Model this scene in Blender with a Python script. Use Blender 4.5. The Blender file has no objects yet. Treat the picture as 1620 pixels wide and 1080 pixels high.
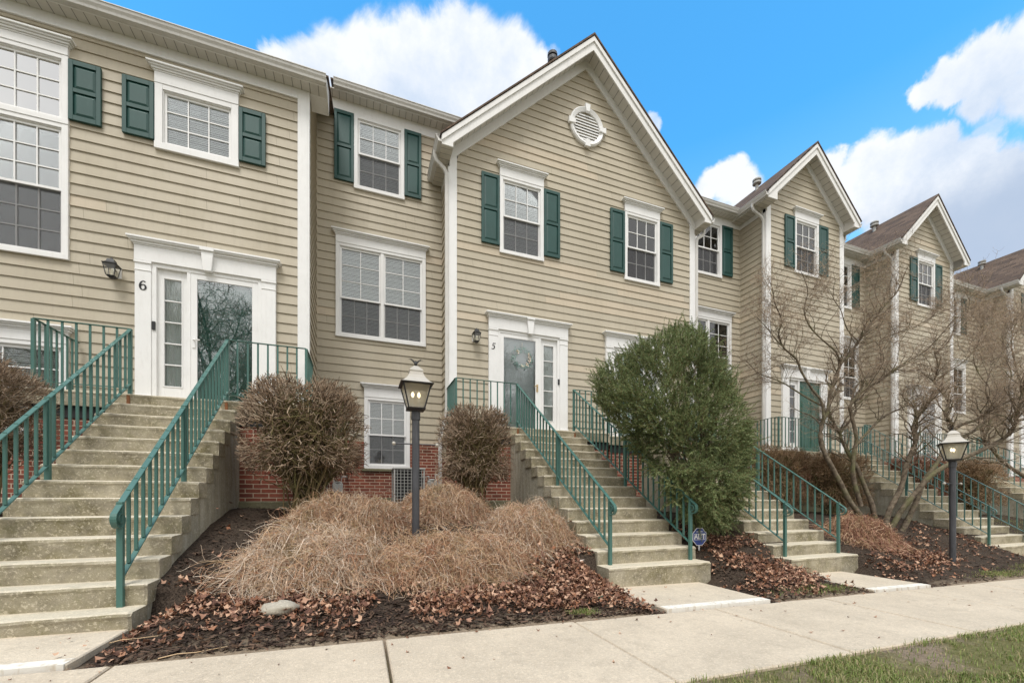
import bpy, math, random
import numpy as np
from mathutils import Vector
rng = np.random.default_rng(11)
random.seed(5)
D = bpy.data
SC = bpy.context.scene
COL = SC.collection
PI = math.pi

# ------------------------------------------------------------------ camera constants (metres; camera at the origin, z up)
F_PX, U0, V0 = 654.0, 810.0, 787.0
TH = math.atan((810 - 569) / F_PX)
CT, ST = math.cos(TH), math.sin(TH)

def ray(u, v):
    r = (u - U0) / F_PX
    return Vector((r * CT + ST, CT - r * ST, (V0 - v) / F_PX))

def at_t(u, v, t):
    return ray(u, v) * t

# ------------------------------------------------------------------ materials
def new_mat(name):
    m = D.materials.new(name); m.use_nodes = True
    nt = m.node_tree; nt.nodes.clear()
    out = nt.nodes.new('ShaderNodeOutputMaterial')
    return m, nt, out

class NT:
    """small wrapper for building node trees"""
    def __init__(s, nt): s.nt = nt
    def n(s, t, **k):
        nd = s.nt.nodes.new(t)
        for a, b in k.items(): setattr(nd, a, b)
        return nd
    def link(s, a, b): s.nt.links.new(a, b)
    def setv(s, sock, v):
        if hasattr(v, 'is_linked') or isinstance(v, bpy.types.NodeSocket): s.link(v, sock)
        elif isinstance(v, (tuple, list)) and len(v) == 3 and sock.type == 'RGBA': sock.default_value = (*v, 1)
        else: sock.default_value = v
    def math(s, op, a, b=0.0, c=None, clamp=False):
        nd = s.n('ShaderNodeMath', operation=op, use_clamp=clamp)
        s.setv(nd.inputs[0], a); s.setv(nd.inputs[1], b)
        if c is not None: s.setv(nd.inputs[2], c)
        return nd.outputs[0]
    def vmath(s, op, a, b=None):
        nd = s.n('ShaderNodeVectorMath', operation=op)
        s.setv(nd.inputs[0], a)
        if b is not None:
            s.setv(nd.inputs[3] if op == 'SCALE' else nd.inputs[1], b)
        return nd.outputs['Value'] if op in ('DOT_PRODUCT', 'LENGTH', 'DISTANCE') else nd.outputs[0]
    def mix(s, f, a, b, mode='MIX'):
        nd = s.n('ShaderNodeMix', data_type='RGBA', blend_type=mode, clamp_factor=True)
        s.setv(nd.inputs[0], f); s.setv(nd.inputs[6], a); s.setv(nd.inputs[7], b)
        return nd.outputs[2]
    def mapr(s, v, a, b, c=0.0, d=1.0, smooth=False):
        nd = s.n('ShaderNodeMapRange', interpolation_type='SMOOTHSTEP' if smooth else 'LINEAR')
        s.setv(nd.inputs[0], v); nd.inputs[1].default_value = a; nd.inputs[2].default_value = b
        nd.inputs[3].default_value = c; nd.inputs[4].default_value = d
        return nd.outputs[0]
    def noise(s, vec, scale, detail=4, rough=.55, dist=0.0, fac=True):
        nd = s.n('ShaderNodeTexNoise'); s.link(vec, nd.inputs['Vector'])
        nd.inputs['Scale'].default_value = scale; nd.inputs['Detail'].default_value = detail
        nd.inputs['Roughness'].default_value = rough; nd.inputs['Distortion'].default_value = dist
        return nd.outputs[0] if fac else nd.outputs[1]
    def voro(s, vec, scale, feature='F1', out='Distance'):
        nd = s.n('ShaderNodeTexVoronoi', feature=feature); s.link(vec, nd.inputs['Vector'])
        nd.inputs['Scale'].default_value = scale
        return nd.outputs[out]
    def xyz(s, vec):
        nd = s.n('ShaderNodeSeparateXYZ'); s.link(vec, nd.inputs[0]); return nd.outputs
    def comb(s, x, y, z):
        nd = s.n('ShaderNodeCombineXYZ')
        for i, a in enumerate((x, y, z)): s.setv(nd.inputs[i], a)
        return nd.outputs[0]
    def scale(s, vec, sx, sy, sz):
        nd = s.n('ShaderNodeMapping'); s.link(vec, nd.inputs[0]); nd.inputs['Scale'].default_value = (sx, sy, sz)
        return nd.outputs[0]
    def obj(s): return s.n('ShaderNodeTexCoord').outputs['Object']
    def pos(s): return s.n('ShaderNodeNewGeometry').outputs['Position']
    def bump(s, h, strength=.3, dist=.01):
        nd = s.n('ShaderNodeBump'); nd.inputs['Strength'].default_value = strength
        nd.inputs['Distance'].default_value = dist; s.link(h, nd.inputs['Height'])
        return nd.outputs[0]
    def bsdf(s, out, col, rough=.6, normal=None, spec=.5, metal=0.0, **kw):
        b = s.n('ShaderNodeBsdfPrincipled')
        s.setv(b.inputs['Base Color'], col if isinstance(col, bpy.types.NodeSocket) else (*col, 1))
        s.setv(b.inputs['Roughness'], rough); b.inputs['Specular IOR Level'].default_value = spec
        b.inputs['Metallic'].default_value = metal
        if normal is not None: s.link(normal, b.inputs['Normal'])
        for k, v in kw.items(): s.setv(b.inputs[k], v)
        s.link(b.outputs[0], out.inputs[0]); return b

def hx(r, g, b):      # sRGB 0-255 -> linear
    f = lambda c: (c / 255 / 12.92) if c / 255 <= .04045 else ((c / 255 + .055) / 1.055) ** 2.4
    return (f(r), f(g), f(b))

def m_paint(name, col, rough=.45, var=.06, bump=.15, dirt=.0, dirtcol=(.18, .15, .1)):
    m, nt, out = new_mat(name); s = NT(nt); o = s.pos()
    n1 = s.noise(o, 3.0, 4); n2 = s.noise(s.scale(o, 1, 1, .25), 22.0, 4)
    c = s.mix(s.mapr(n1, .3, .7), tuple(x * (1 - var) for x in col), tuple(min(1, x * (1 + var)) for x in col))
    if dirt > 0:
        c = s.mix(s.math('MULTIPLY', s.mapr(n2, .52, .8), dirt), c, dirtcol)
    s.bsdf(out, c, rough, s.bump(s.noise(o, 60.0, 3), bump, .002))
    return m

def m_siding(name, base=(.43, .382, .296)):
    m, nt, out = new_mat(name); s = NT(nt); p = s.pos(); x, y, z = s.xyz(p)[:3]
    h = s.math('ADD', x, s.math('MULTIPLY', y, .93))
    row = s.math('FLOOR', s.math('DIVIDE', s.math('SUBTRACT', z, .158), .1665))
    wn = s.n('ShaderNodeTexWhiteNoise', noise_dimensions='1D'); s.link(row, wn.inputs['W'])
    seg = s.math('FLOOR', s.math('DIVIDE', s.math('ADD', h, s.math('MULTIPLY', wn.outputs[0], 9.0)), 3.66))
    w2 = s.n('ShaderNodeTexWhiteNoise', noise_dimensions='2D'); s.link(s.comb(row, seg, 0), w2.inputs['Vector'])
    tone = s.mapr(w2.outputs[0], 0, 1, .95, 1.04)
    c = s.vmath('SCALE', s.comb(*base), tone)
    peach = s.math('MULTIPLY', s.math('GREATER_THAN', w2.outputs[0], .955), .34)
    c = s.mix(peach, c, (.56, .45, .33))
    fr = s.math('FRACT', s.math('DIVIDE', s.math('ADD', h, s.math('MULTIPLY', wn.outputs[0], 9.0)), 3.66))
    c = s.mix(s.math('MULTIPLY', s.math('LESS_THAN', fr, .0014), .7), c, (.10, .085, .06))
    grime = s.noise(s.scale(p, 1, 1, .35), 1.3, 5, .65)
    c = s.mix(s.mapr(grime, .42, .78, 0, .34), c, (.30, .26, .18))
    st = s.noise(s.scale(p, 7, 7, .5), 3.0, 4)
    c = s.mix(s.mapr(st, .52, .8, 0, .24), c, (.27, .24, .19))
    grain = s.noise(s.scale(p, 2, 2, 40), 4.0, 5, .7, .4)
    s.bsdf(out, c, s.mapr(grime, .3, .7, .5, .68), s.bump(grain, .28, .004), .35)
    return m

def m_concrete(name, base, moss=.0, agg=.5, streaky=False):
    m, nt, out = new_mat(name); s = NT(nt); p = s.pos()
    g = s.n('ShaderNodeNewGeometry')
    n1 = s.noise(p, 1.6, 6, .62); n2 = s.noise(p, 9.0, 5, .6); n3 = s.noise(p, 130.0, 3, .7)
    c = s.mix(s.mapr(n1, .3, .7), tuple(b * .86 for b in base), tuple(min(1, b * 1.1) for b in base))
    c = s.mix(s.mapr(n2, .5, .72, 0, .5), c, tuple(b * .66 for b in base))
    v = s.voro(p, 95.0, 'F1', 'Color'); vv = s.xyz(v)[0]
    vd = s.voro(p, 95.0)
    peb = s.math('MULTIPLY', s.mapr(vd, .0, .45, 1, 0), agg)
    c = s.mix(s.math('MULTIPLY', peb, .8), c, s.mix(vv, tuple(b * .55 for b in base), tuple(min(.9, b * 1.5) for b in base)))
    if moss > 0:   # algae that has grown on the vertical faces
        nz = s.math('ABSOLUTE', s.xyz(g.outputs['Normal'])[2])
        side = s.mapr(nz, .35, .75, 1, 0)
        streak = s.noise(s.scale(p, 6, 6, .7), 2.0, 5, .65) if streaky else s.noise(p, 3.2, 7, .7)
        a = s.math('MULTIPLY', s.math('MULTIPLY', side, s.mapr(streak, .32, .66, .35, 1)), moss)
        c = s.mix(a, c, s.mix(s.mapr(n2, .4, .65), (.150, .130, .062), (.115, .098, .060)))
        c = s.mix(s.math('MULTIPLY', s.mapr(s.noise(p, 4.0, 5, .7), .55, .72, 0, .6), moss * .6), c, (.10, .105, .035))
    c = s.mix(s.mapr(s.noise(p, 55.0, 3, .75), .45, .62, 0, .32), c, tuple(b * .62 for b in base))
    c = s.mix(s.mapr(s.noise(p, 42.0, 2, .75), .56, .66, 0, .35), c, tuple(min(.9, b * 1.4) for b in base))
    b1 = s.math('ADD', s.math('MULTIPLY', n3, .5), s.math('MULTIPLY', peb, .6))
    s.bsdf(out, c, .88, s.bump(s.math('ADD', b1, s.math('MULTIPLY', n2, .8)), .5, .006), .25)
    return m

def m_brick(name):
    m, nt, out = new_mat(name); s = NT(nt); p = s.pos(); x, y, z = s.xyz(p)[:3]
    v = s.comb(s.math('ADD', x, y), z, 0)
    b = s.n('ShaderNodeTexBrick'); s.link(v, b.inputs['Vector'])
    b.offset = .5
    b.inputs['Color1'].default_value = (*hx(152, 88, 70), 1); b.inputs['Color2'].default_value = (*hx(112, 64, 54), 1)
    b.inputs['Mortar'].default_value = (*hx(198, 180, 158), 1)
    b.inputs['Scale'].default_value = 1; b.inputs['Mortar Size'].default_value = .0065
    b.inputs['Mortar Smooth'].default_value = .25
    b.inputs['Brick Width'].default_value = .203; b.inputs['Row Height'].default_value = .0675
    b.inputs['Bias'].default_value = .1
    n = s.noise(p, 2.2, 5, .7)
    c = s.mix(s.mapr(n, .52, .74, 0, .5), b.outputs[0], (.045, .042, .022))
    c = s.mix(s.mapr(s.noise(p, 30, 4), .3, .7, 0, .3), c, (.16, .05, .035))
    hgt = s.math('SUBTRACT', s.math('MULTIPLY', s.noise(p, 60, 3), .3), b.outputs[1])
    s.bsdf(out, c, .85, s.bump(hgt, .7, .006), .25)
    return m

def m_shingle(name, axis):
    m, nt, out = new_mat(name); s = NT(nt); p = s.pos(); x, y, z = s.xyz(p)[:3]
    v = s.comb(y if axis == 'y' else x, s.math('MULTIPLY', z, 1.42 if axis == 'y' else 2.2), 0)
    b = s.n('ShaderNodeTexBrick'); s.link(v, b.inputs['Vector']); b.offset = .43
    b.inputs['Color1'].default_value = (*hx(112, 94, 80), 1); b.inputs['Color2'].default_value = (*hx(74, 62, 54), 1)
    b.inputs['Mortar'].default_value = (*hx(45, 38, 35), 1)
    b.inputs['Scale'].default_value = 1; b.inputs['Mortar Size'].default_value = .006; b.inputs['Mortar Smooth'].default_value = .4
    b.inputs['Brick Width'].default_value = .26; b.inputs['Row Height'].default_value = .15
    c = s.mix(s.mapr(s.noise(p, 5, 5, .7), .35, .7, 0, .5), b.outputs[0], (.10, .075, .06))
    c = s.mix(s.mapr(s.noise(p, 180, 2, .7), .45, .6, 0, .25), c, (.22, .17, .14))
    s.bsdf(out, c, .93, s.bump(s.math('SUBTRACT', s.noise(p, 150, 2), s.math('MULTIPLY', b.outputs[1], 1.0)), .6, .008), .15)
    return m

def m_soffit(name, axis, base=(.62, .60, .56)):
    m, nt, out = new_mat(name); s = NT(nt); p = s.pos(); c3 = s.xyz(p)
    k = s.math('FRACT', s.math('DIVIDE', c3['xyz'.index(axis)], .135))
    line = s.math('LESS_THAN', k, .085)
    c = s.mix(s.math('MULTIPLY', line, .75), base, (.12, .115, .10))
    c = s.mix(s.mapr(s.noise(p, 4, 4), .4, .75, 0, .25), c, (.30, .28, .24))
    s.bsdf(out, c, .55, s.bump(s.math('MULTIPLY', line, -1), .6, .01), .3)
    return m

def m_glass(name, tint=(.92, .95, .95), refl=1.0, rough=.0, base=0.04):
    m, nt, out = new_mat(name); s = NT(nt)
    tr = s.n('ShaderNodeBsdfTransparent'); tr.inputs[0].default_value = (*tint, 1)
    gl = s.n('ShaderNodeBsdfGlossy'); gl.inputs['Roughness'].default_value = rough
    gl.inputs['Color'].default_value = (1, 1, 1, 1)
    fr = s.n('ShaderNodeFresnel'); fr.inputs['IOR'].default_value = 1.5
    f = s.math('ADD', s.math('MULTIPLY', fr.outputs[0], refl), base, clamp=True)
    wob = s.bump(s.noise(s.pos(), 1.3, 1), .06, .02); s.link(wob, gl.inputs['Normal'])
    mx = s.n('ShaderNodeMixShader'); s.link(f, mx.inputs[0]); s.link(tr.outputs[0], mx.inputs[1]); s.link(gl.outputs[0], mx.inputs[2])
    s.link(mx.outputs[0], out.inputs[0]); return m

def m_screen(name):
    m, nt, out = new_mat(name); s = NT(nt)
    tr = s.n('ShaderNodeBsdfTransparent'); df = s.n('ShaderNodeBsdfDiffuse'); df.inputs[0].default_value = (.09, .09, .095, 1)
    mx = s.n('ShaderNodeMixShader'); mx.inputs[0].default_value = .5
    s.link(tr.outputs[0], mx.inputs[1]); s.link(df.outputs[0], mx.inputs[2]); s.link(mx.outputs[0], out.inputs[0]); return m

def m_island(name, cols, rough=.75, spec=.2, noise=0, trans=0.0, tint=None):
    """colour picked at random for every loose piece (leaf, twig, blade) of a mesh"""
    m, nt, out = new_mat(name); s = NT(nt)
    g = s.n('ShaderNodeNewGeometry')
    r = s.n('ShaderNodeValToRGB'); s.link(g.outputs['Random Per Island'], r.inputs[0])
    e = r.color_ramp.elements
    while len(e) < len(cols): e.new(.5)
    for i, c in enumerate(cols):
        e[i].position = i / (len(cols) - 1) if len(cols) > 1 else 0; e[i].color = (*c, 1)
    c = r.outputs[0]
    if tint:
        q = s.noise(g.outputs['Position'], 2.3, 4, .6); c = s.mix(s.mapr(q, .56, .68, 0, .5), c, tint[0]); c = s.mix(s.mapr(q, .44, .32, 0, .45), c, tint[1])
    if noise: c = s.mix(s.mapr(s.noise(g.outputs['Position'], noise, 3), .4, .7, 0, .45), c, tuple(x * .5 for x in cols[0]))
    b = s.bsdf(out, c, rough, None, spec)
    if trans:
        t = s.n('ShaderNodeBsdfTranslucent'); s.link(c, t.inputs[0]); mx = s.n('ShaderNodeMixShader'); mx.inputs[0].default_value = trans
        s.link(b.outputs[0], mx.inputs[1]); s.link(t.outputs[0], mx.inputs[2]); s.link(mx.outputs[0], out.inputs[0])
    return m

def m_bark(name):
    m, nt, out = new_mat(name); s = NT(nt); p = s.pos()
    n = s.noise(p, 14, 6, .7); n2 = s.noise(p, 3.0, 4)
    c = s.mix(s.mapr(n, .35, .65), hx(70, 60, 50), hx(128, 116, 100))
    c = s.mix(s.mapr(n2, .5, .68, 0, .55), c, hx(112, 116, 78))
    s.bsdf(out, c, .85, s.bump(n, .6, .01), .2); return m

def m_emit(name, col, st):
    m, nt, out = new_mat(name); s = NT(nt); e = s.n('ShaderNodeEmission'); e.inputs[0].default_value = (*col, 1); e.inputs[1].default_value = st
    s.link(e.outputs[0], out.inputs[0]); return m

def m_ground(name):
    m, nt, out = new_mat(name); s = NT(nt); p = s.pos(); x, y, z = s.xyz(p)[:3]
    n = s.noise(p, 28, 6, .75); n2 = s.noise(p, 2.0, 4)
    mulch = s.mix(s.mapr(s.noise(p, 60, 5, .8), .38, .62), (.014, .010, .008), (.10, .075, .056))
    mulch = s.mix(s.mapr(s.noise(p, 90, 3), .58, .7, 0, .6), mulch, (.14, .10, .07))
    mud = s.mix(s.mapr(n, .3, .7), (.15, .115, .08), (.36, .28, .20))
    grass = s.mix(s.mapr(n, .3, .7), (.10, .10, .035), (.22, .20, .09))
    lawn = s.mix(s.mapr(s.noise(p, 1.3, 5, .6), .48, .60), grass, mud)
    edge = s.math('ADD', y, s.mapr(s.noise(p, 2.5, 5), 0, 1, -.22, .22))
    inbed = s.mapr(edge, 3.28, 3.48)
    far = s.mapr(y, 30, 60)
    strip = s.mix(s.mapr(edge, 3.0, 3.1), lawn, mud)
    c = s.mix(inbed, strip, mulch)
    s.bsdf(out, c, .95, s.bump(s.math('ADD', n, s.math('MULTIPLY', s.noise(p, 90, 3), .5)), 1.0, .02), .1)
    return m

M = {}
M['siding'] = m_siding('tan_lap_siding')
M['white'] = m_paint('white_trim_paint', (.74, .735, .725), .5, .03, .1, .16, (.42, .39, .34))
M['vinyl'] = m_paint('white_vinyl', (.76, .755, .745), .35, .02, .05, .15, (.5, .47, .42))
M['gutter'] = m_paint('gutter_metal_paint', (.55, .535, .505), .4, .05, .06, .5, (.36, .33, .28))
M['fascia'] = m_paint('fascia_paint', (.72, .71, .69), .45, .03, .06, .3, (.42, .38, .34))
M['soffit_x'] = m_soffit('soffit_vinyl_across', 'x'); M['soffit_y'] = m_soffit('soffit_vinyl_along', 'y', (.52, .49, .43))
M['shutter'] = m_paint('dark_green_shutter_paint', hx(24, 66, 61), .5, .08, .1, .2, (.05, .12, .11))
M['rail'] = m_paint('green_metal_paint', hx(64, 102, 94), .42, .06, .08, .25, (.03, .10, .09))
M['greendoor'] = m_paint('green_door_paint', hx(62, 128, 112), .4, .05, .04)
M['graydoor'] = m_paint('pale_gray_door_paint', (.55, .59, .60), .4, .03, .04)
M['steps'] = m_concrete('weathered_step_concrete', (.58, .52, .405), .95, 1.0)
M['cheek'] = m_concrete('stained_wall_concrete', (.54, .51, .42), .7, .35, True)
M['walk'] = m_concrete('sidewalk_concrete', (.555, .47, .36), 0, 1.0)
M['slab'] = m_concrete('path_slab_concrete', (.57, .49, .38), .2, .9)
M['stripe'] = m_paint('worn_white_edge_paint', (.74, .71, .64), .7, .08, .6, 1.6, (.52, .44, .33))
M['foundation'] = m_concrete('mossy_foundation_concrete', (.20, .19, .13), .7, .3)
M['brick'] = m_brick('red_brick')
M['roof_y'] = m_shingle('brown_shingles_side', 'y'); M['roof_x'] = m_shingle('brown_shingles_front', 'x')
M['glass'] = m_glass('window_glass', refl=1.0, base=.05)
M['glass_clear'] = m_glass('lantern_glass', (.97, .95, .88), .6, .05, .02)
M['glass_storm'] = m_glass('storm_door_glass', (.93, .96, .96), 1.2, .0, .13)
M['glass_sky'] = m_glass('upper_window_glass', (.8, .82, .84), 2.0, .0, .42)
M['glass_door'] = m_glass('plain_storm_glass', (.95, .97, .97), 1.0, .0, .05)
def m_frost(name):
    m, nt, out = new_mat(name); s = NT(nt)
    tr = s.n('ShaderNodeBsdfTransparent'); tl = s.n('ShaderNodeBsdfTranslucent'); tl.inputs[0].default_value = (.80, .74, .60, 1)
    df = s.n('ShaderNodeBsdfDiffuse'); df.inputs[0].default_value = (.52, .48, .38, 1)
    a = s.n('ShaderNodeMixShader'); a.inputs[0].default_value = .5; s.link(tl.outputs[0], a.inputs[1]); s.link(df.outputs[0], a.inputs[2])
    b = s.n('ShaderNodeMixShader'); b.inputs[0].default_value = .5; s.link(tr.outputs[0], b.inputs[1]); s.link(a.outputs[0], b.inputs[2])
    s.link(b.outputs[0], out.inputs[0]); return m
M['lampglass'] = m_frost('dusty_lantern_glass')
M['screen'] = m_screen('insect_screen')
M['blind'] = m_paint('blind_slat', (.84, .83, .80), .6, .03, 0)
M['blind_dark'] = m_paint('shaded_blind_slat', (.34, .32, .28), .6, .03, 0)
M['greendoor_plain'] = m_paint('dark_green_door_paint', hx(36, 80, 66), .45, .06, .05)
M['interior'] = m_paint('painted_dark_interior', (.10, .095, .085), .9, .1, 0)  # dark colour stands in for unlit space indoors
M['black'] = m_paint('black_metal_paint', (.018, .018, .02), .4, .2, .1)
M['post'] = m_paint('dark_post_paint', (.045, .046, .052), .5, .2, .2, .4, (.12, .12, .13))
M['lampcap'] = m_paint('weathered_white_cap', (.43, .40, .35), .55, .08, .2, .5, (.35, .30, .22))
M['lampglow'] = m_emit('lit_bulb', (1.0, .82, .48), 3.2)
M['frost'] = m_paint('candle_tube', (.8, .78, .68), .4, .02, 0)
M['acmetal'] = m_paint('gray_appliance_metal', (.38, .38, .36), .5, .05, .05, .2)
M['dark'] = m_paint('dark_shade_paint', (.02, .02, .02), .9, .2, 0)  # near black, stands in for deep shade
M['rust'] = m_paint('rust_stain', (.20, .08, .03), .9, .3, .3)
M['digit'] = m_paint('black_number_enamel', (.012, .012, .014), .4, .1, 0)
M['brass'] = m_paint('aged_brass', (.45, .32, .16), .35, .1, 0)
M['bark'] = m_bark('mossy_bark')
M['twig'] = m_island('fine_twigs', [hx(112, 98, 86), hx(154, 136, 118), hx(194, 176, 156)], .8)
M['bud'] = m_island('buds', [hx(150, 122, 92), hx(186, 158, 124), hx(206, 186, 152)], .8)
M['shrubtwig'] = m_island('shrub_twigs', [hx(66, 54, 44), hx(124, 104, 86), hx(188, 168, 146), hx(146, 122, 100), hx(104, 90, 70)], .85)
M['shrubstem'] = m_island('shrub_stems', [hx(92, 82, 56), hx(124, 108, 78), hx(110, 108, 68)], .85)
M['hedgetwig'] = m_island('hedge_twigs', [hx(96, 76, 58), hx(144, 118, 90), hx(182, 154, 122)], .85)
M['mound'] = m_island('trailing_twigs', [hx(84, 60, 46), hx(150, 114, 88), hx(196, 160, 130), hx(226, 198, 168), hx(170, 124, 96), hx(208, 174, 140), hx(150, 136, 92)], .85, tint=(hx(128, 122, 78), hx(158, 104, 78)))
M['mound2'] = m_island('gray_trailing_twigs', [hx(150, 130, 112), hx(220, 202, 180), hx(188, 160, 134), hx(238, 224, 206)], .85)
M['moundcore'] = m_paint('mound_inner_shade', (.055, .038, .027), .95, .3, 1.0, .5, (.05, .035, .02))  # dark core colour, paints the shade inside the shrubs
M['redshrub'] = m_island('red_brown_twigs', [hx(104, 72, 60), hx(148, 108, 90), hx(182, 142, 120)], .85)
M['evergreen'] = m_island('evergreen_sprays', [hx(60, 78, 48), hx(98, 116, 72), hx(132, 148, 98), hx(168, 180, 130), hx(112, 128, 84), hx(146, 126, 92)], .7, .2, 2.2, .25)
M['leaf'] = m_island('dead_leaves', [hx(80, 56, 46), hx(118, 84, 68), hx(150, 114, 94), hx(192, 158, 132), hx(138, 94, 68), hx(98, 70, 58)], .8, .25)
M['chip'] = m_island('mulch_chips', [hx(40, 31, 27), hx(66, 52, 44), hx(112, 90, 74), hx(50, 40, 35), hx(84, 66, 54)], .9)
M['grass'] = m_island('grass_blades', [hx(92, 108, 54), hx(120, 138, 68), hx(148, 156, 92), hx(104, 122, 58), hx(176, 164, 124), hx(150, 130, 96)], .6, .3, 0, .25)
M['rock'] = m_concrete('pale_stone', (.42, .38, .31), .3, .2)
M['ground'] = m_ground('soil_mulch_and_lawn')
M['teal'] = m_island('wreath_leaves', [hx(110, 170, 156), hx(150, 200, 186), hx(176, 216, 204)], .7)
M['petal'] = m_island('wreath_flowers', [hx(226, 214, 196), hx(240, 234, 222), hx(214, 190, 176)], .7)
M['signblue'] = m_paint('sign_blue', hx(40, 66, 140), .35, .04, 0)
M['signwhite'] = m_paint('sign_white', (.8, .8, .82), .35, .02, 0)
M['plastic'] = m_paint('teal_plastic', hx(80, 150, 130), .4, .05, 0)
M['paper'] = m_paint('weathered_paper', (.62, .52, .46), .8, .1, .3)

# ------------------------------------------------------------------ mesh builder
from mathutils import Matrix
def hang(o, parent):
    if parent:
        o.parent = parent
        if parent.type == 'EMPTY': o.matrix_parent_inverse = Matrix.Translation(-parent.location)
def copy_thing(root, loc, label=None):
    r = root.copy(); COL.objects.link(r); r.location = loc
    if label: r['label'] = label
    def rec(a, b):
        for ch in list(a.children):
            c = ch.copy(); COL.objects.link(c); c.parent = b; c.matrix_parent_inverse = ch.matrix_parent_inverse; rec(ch, c)
    rec(root, r); return r
class MB:
    def __init__(s): s.v = []; s.f = []; s.mi = []; s.cur = 0
    def add(s, vs, fs):
        n = len(s.v); s.v += [tuple(a) for a in vs]
        for f in fs: s.f.append([n + i for i in f]); s.mi.append(s.cur)
        return s
    def box(s, x0, x1, y0, y1, z0, z1):
        vs = [(x, y, z) for x in (x0, x1) for y in (y0, y1) for z in (z0, z1)]
        return s.add(vs, [(0, 1, 3, 2), (4, 6, 7, 5), (0, 4, 5, 1), (2, 3, 7, 6), (0, 2, 6, 4), (1, 5, 7, 3)])
    def quad(s, a, b, c, d): return s.add([a, b, c, d], [(0, 1, 2, 3)])
    def prism(s, poly, a, b, axis='y'):
        """extrude a 2D polygon; axis y: poly in (x,z); x: poly in (y,z); z: poly in (x,y)"""
        m = {'y': lambda p, t: (p[0], t, p[1]), 'x': lambda p, t: (t, p[0], p[1]), 'z': lambda p, t: (p[0], p[1], t)}[axis]
        n = len(poly); vs = [m(p, a) for p in poly] + [m(p, b) for p in poly]
        fs = [tuple(range(n)), tuple(range(2 * n - 1, n - 1, -1))] + [(i, i + n, (i + 1) % n + n, (i + 1) % n) for i in range(n)]
        return s.add(vs, fs)
    def ringlathe(s, prof, cx, cy, n=12, rot=0.0, sq=False):
        """prof: list of (r, z)"""
        vs = []; fs = []
        for r, z in prof:
            for i in range(n):
                a = rot + 2 * PI * i / n
                vs.append((cx + r * math.cos(a), cy + r * math.sin(a), z))
        for j in range(len(prof) - 1):
            for i in range(n):
                fs.append((j * n + i, j * n + (i + 1) % n, (j + 1) * n + (i + 1) % n, (j + 1) * n + i))
        fs.append(tuple(range(n - 1, -1, -1))); fs.append(tuple((len(prof) - 1) * n + i for i in range(n)))
        return s.add(vs, fs)
    def tube(s, pts, r, n=6, r2=None):
        pts = [Vector(p) for p in pts]; K = len(pts); vs = []; fs = []
        up = Vector((0, 0, 1)) if abs((pts[-1] - pts[0]).normalized().z) < .9 else Vector((1, 0, 0))
        for k, p in enumerate(pts):
            d = (pts[min(K - 1, k + 1)] - pts[max(0, k - 1)]).normalized()
            a = d.cross(up).normalized(); b = a.cross(d).normalized()
            rr = r if r2 is None else r + (r2 - r) * k / (K - 1)
            for i in range(n):
                t = 2 * PI * i / n
                vs.append(p + a * (rr * math.cos(t)) + b * (rr * math.sin(t)))
        for k in range(K - 1):
            for i in range(n): fs.append((k * n + i, k * n + (i + 1) % n, (k + 1) * n + (i + 1) % n, (k + 1) * n + i))
        fs.append(tuple(range(n - 1, -1, -1))); fs.append(tuple((K - 1) * n + i for i in range(n)))
        return s.add(vs, fs)
    def strap(s, pts, x0, x1, th):
        """flat bar following a polyline of (y, z) with width x0..x1 and thickness th below the line"""
        K = len(pts); vs = []; fs = []
        for k, (y, z) in enumerate(pts):
            a = pts[max(0, k - 1)]; b = pts[min(K - 1, k + 1)]
            dy, dz = b[0] - a[0], b[1] - a[1]; L = math.hypot(dy, dz) or 1
            ny, nz = -dz / L, dy / L
            if k == 0 and False: pass
            for x, q in ((x0, 0), (x1, 0), (x1, th), (x0, th)):
                vs.append((x, y + ny * q, z + nz * q))
        for k in range(K - 1):
            for i in range(4): fs.append((4 * k + i, 4 * k + (i + 1) % 4, 4 * k + 4 + (i + 1) % 4, 4 * k + 4 + i))
        fs.append((3, 2, 1, 0)); n = 4 * (K - 1); fs.append((n, n + 1, n + 2, n + 3))
        return s.add(vs, fs)
    def build(s, name, mat, parent=None, bevel=0.0, smooth=False, seg=1):
        me = D.meshes.new(name); me.from_pydata(s.v, [], s.f)
        mats = mat if isinstance(mat, (list, tuple)) else [mat]
        for q in mats: me.materials.append(M[q] if isinstance(q, str) else q)
        if len(mats) > 1: me.polygons.foreach_set('material_index', s.mi)
        import bmesh
        bm = bmesh.new(); bm.from_mesh(me); bmesh.ops.recalc_face_normals(bm, faces=bm.faces); bm.to_mesh(me); bm.free()
        if smooth: me.shade_smooth()
        o = D.objects.new(name, me); COL.objects.link(o)
        hang(o, parent)
        if bevel:
            b = o.modifiers.new('edges', 'BEVEL'); b.width = bevel; b.segments = seg; b.limit_method = 'ANGLE'
        return o

def np_mesh(name, verts, faces, mat, parent=None, mi=None, smooth=False):
    """verts (N,3), faces (M,k) numpy, all faces the same size"""
    me = D.meshes.new(name); k = faces.shape[1]
    me.vertices.add(len(verts)); me.vertices.foreach_set('co', np.ascontiguousarray(verts, dtype=np.float32).ravel())
    me.loops.add(faces.size); me.loops.foreach_set('vertex_index', faces.astype(np.int32).ravel())
    me.polygons.add(len(faces)); me.polygons.foreach_set('loop_start', np.arange(0, faces.size, k, dtype=np.int32))
    for q in (mat if isinstance(mat, (list, tuple)) else [mat]): me.materials.append(M[q])
    if mi is not None: me.polygons.foreach_set('material_index', mi.astype(np.int32))
    me.update(calc_edges=True)
    if smooth: me.shade_smooth()
    o = D.objects.new(name, me); COL.objects.link(o)
    hang(o, parent)
    return o

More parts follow.
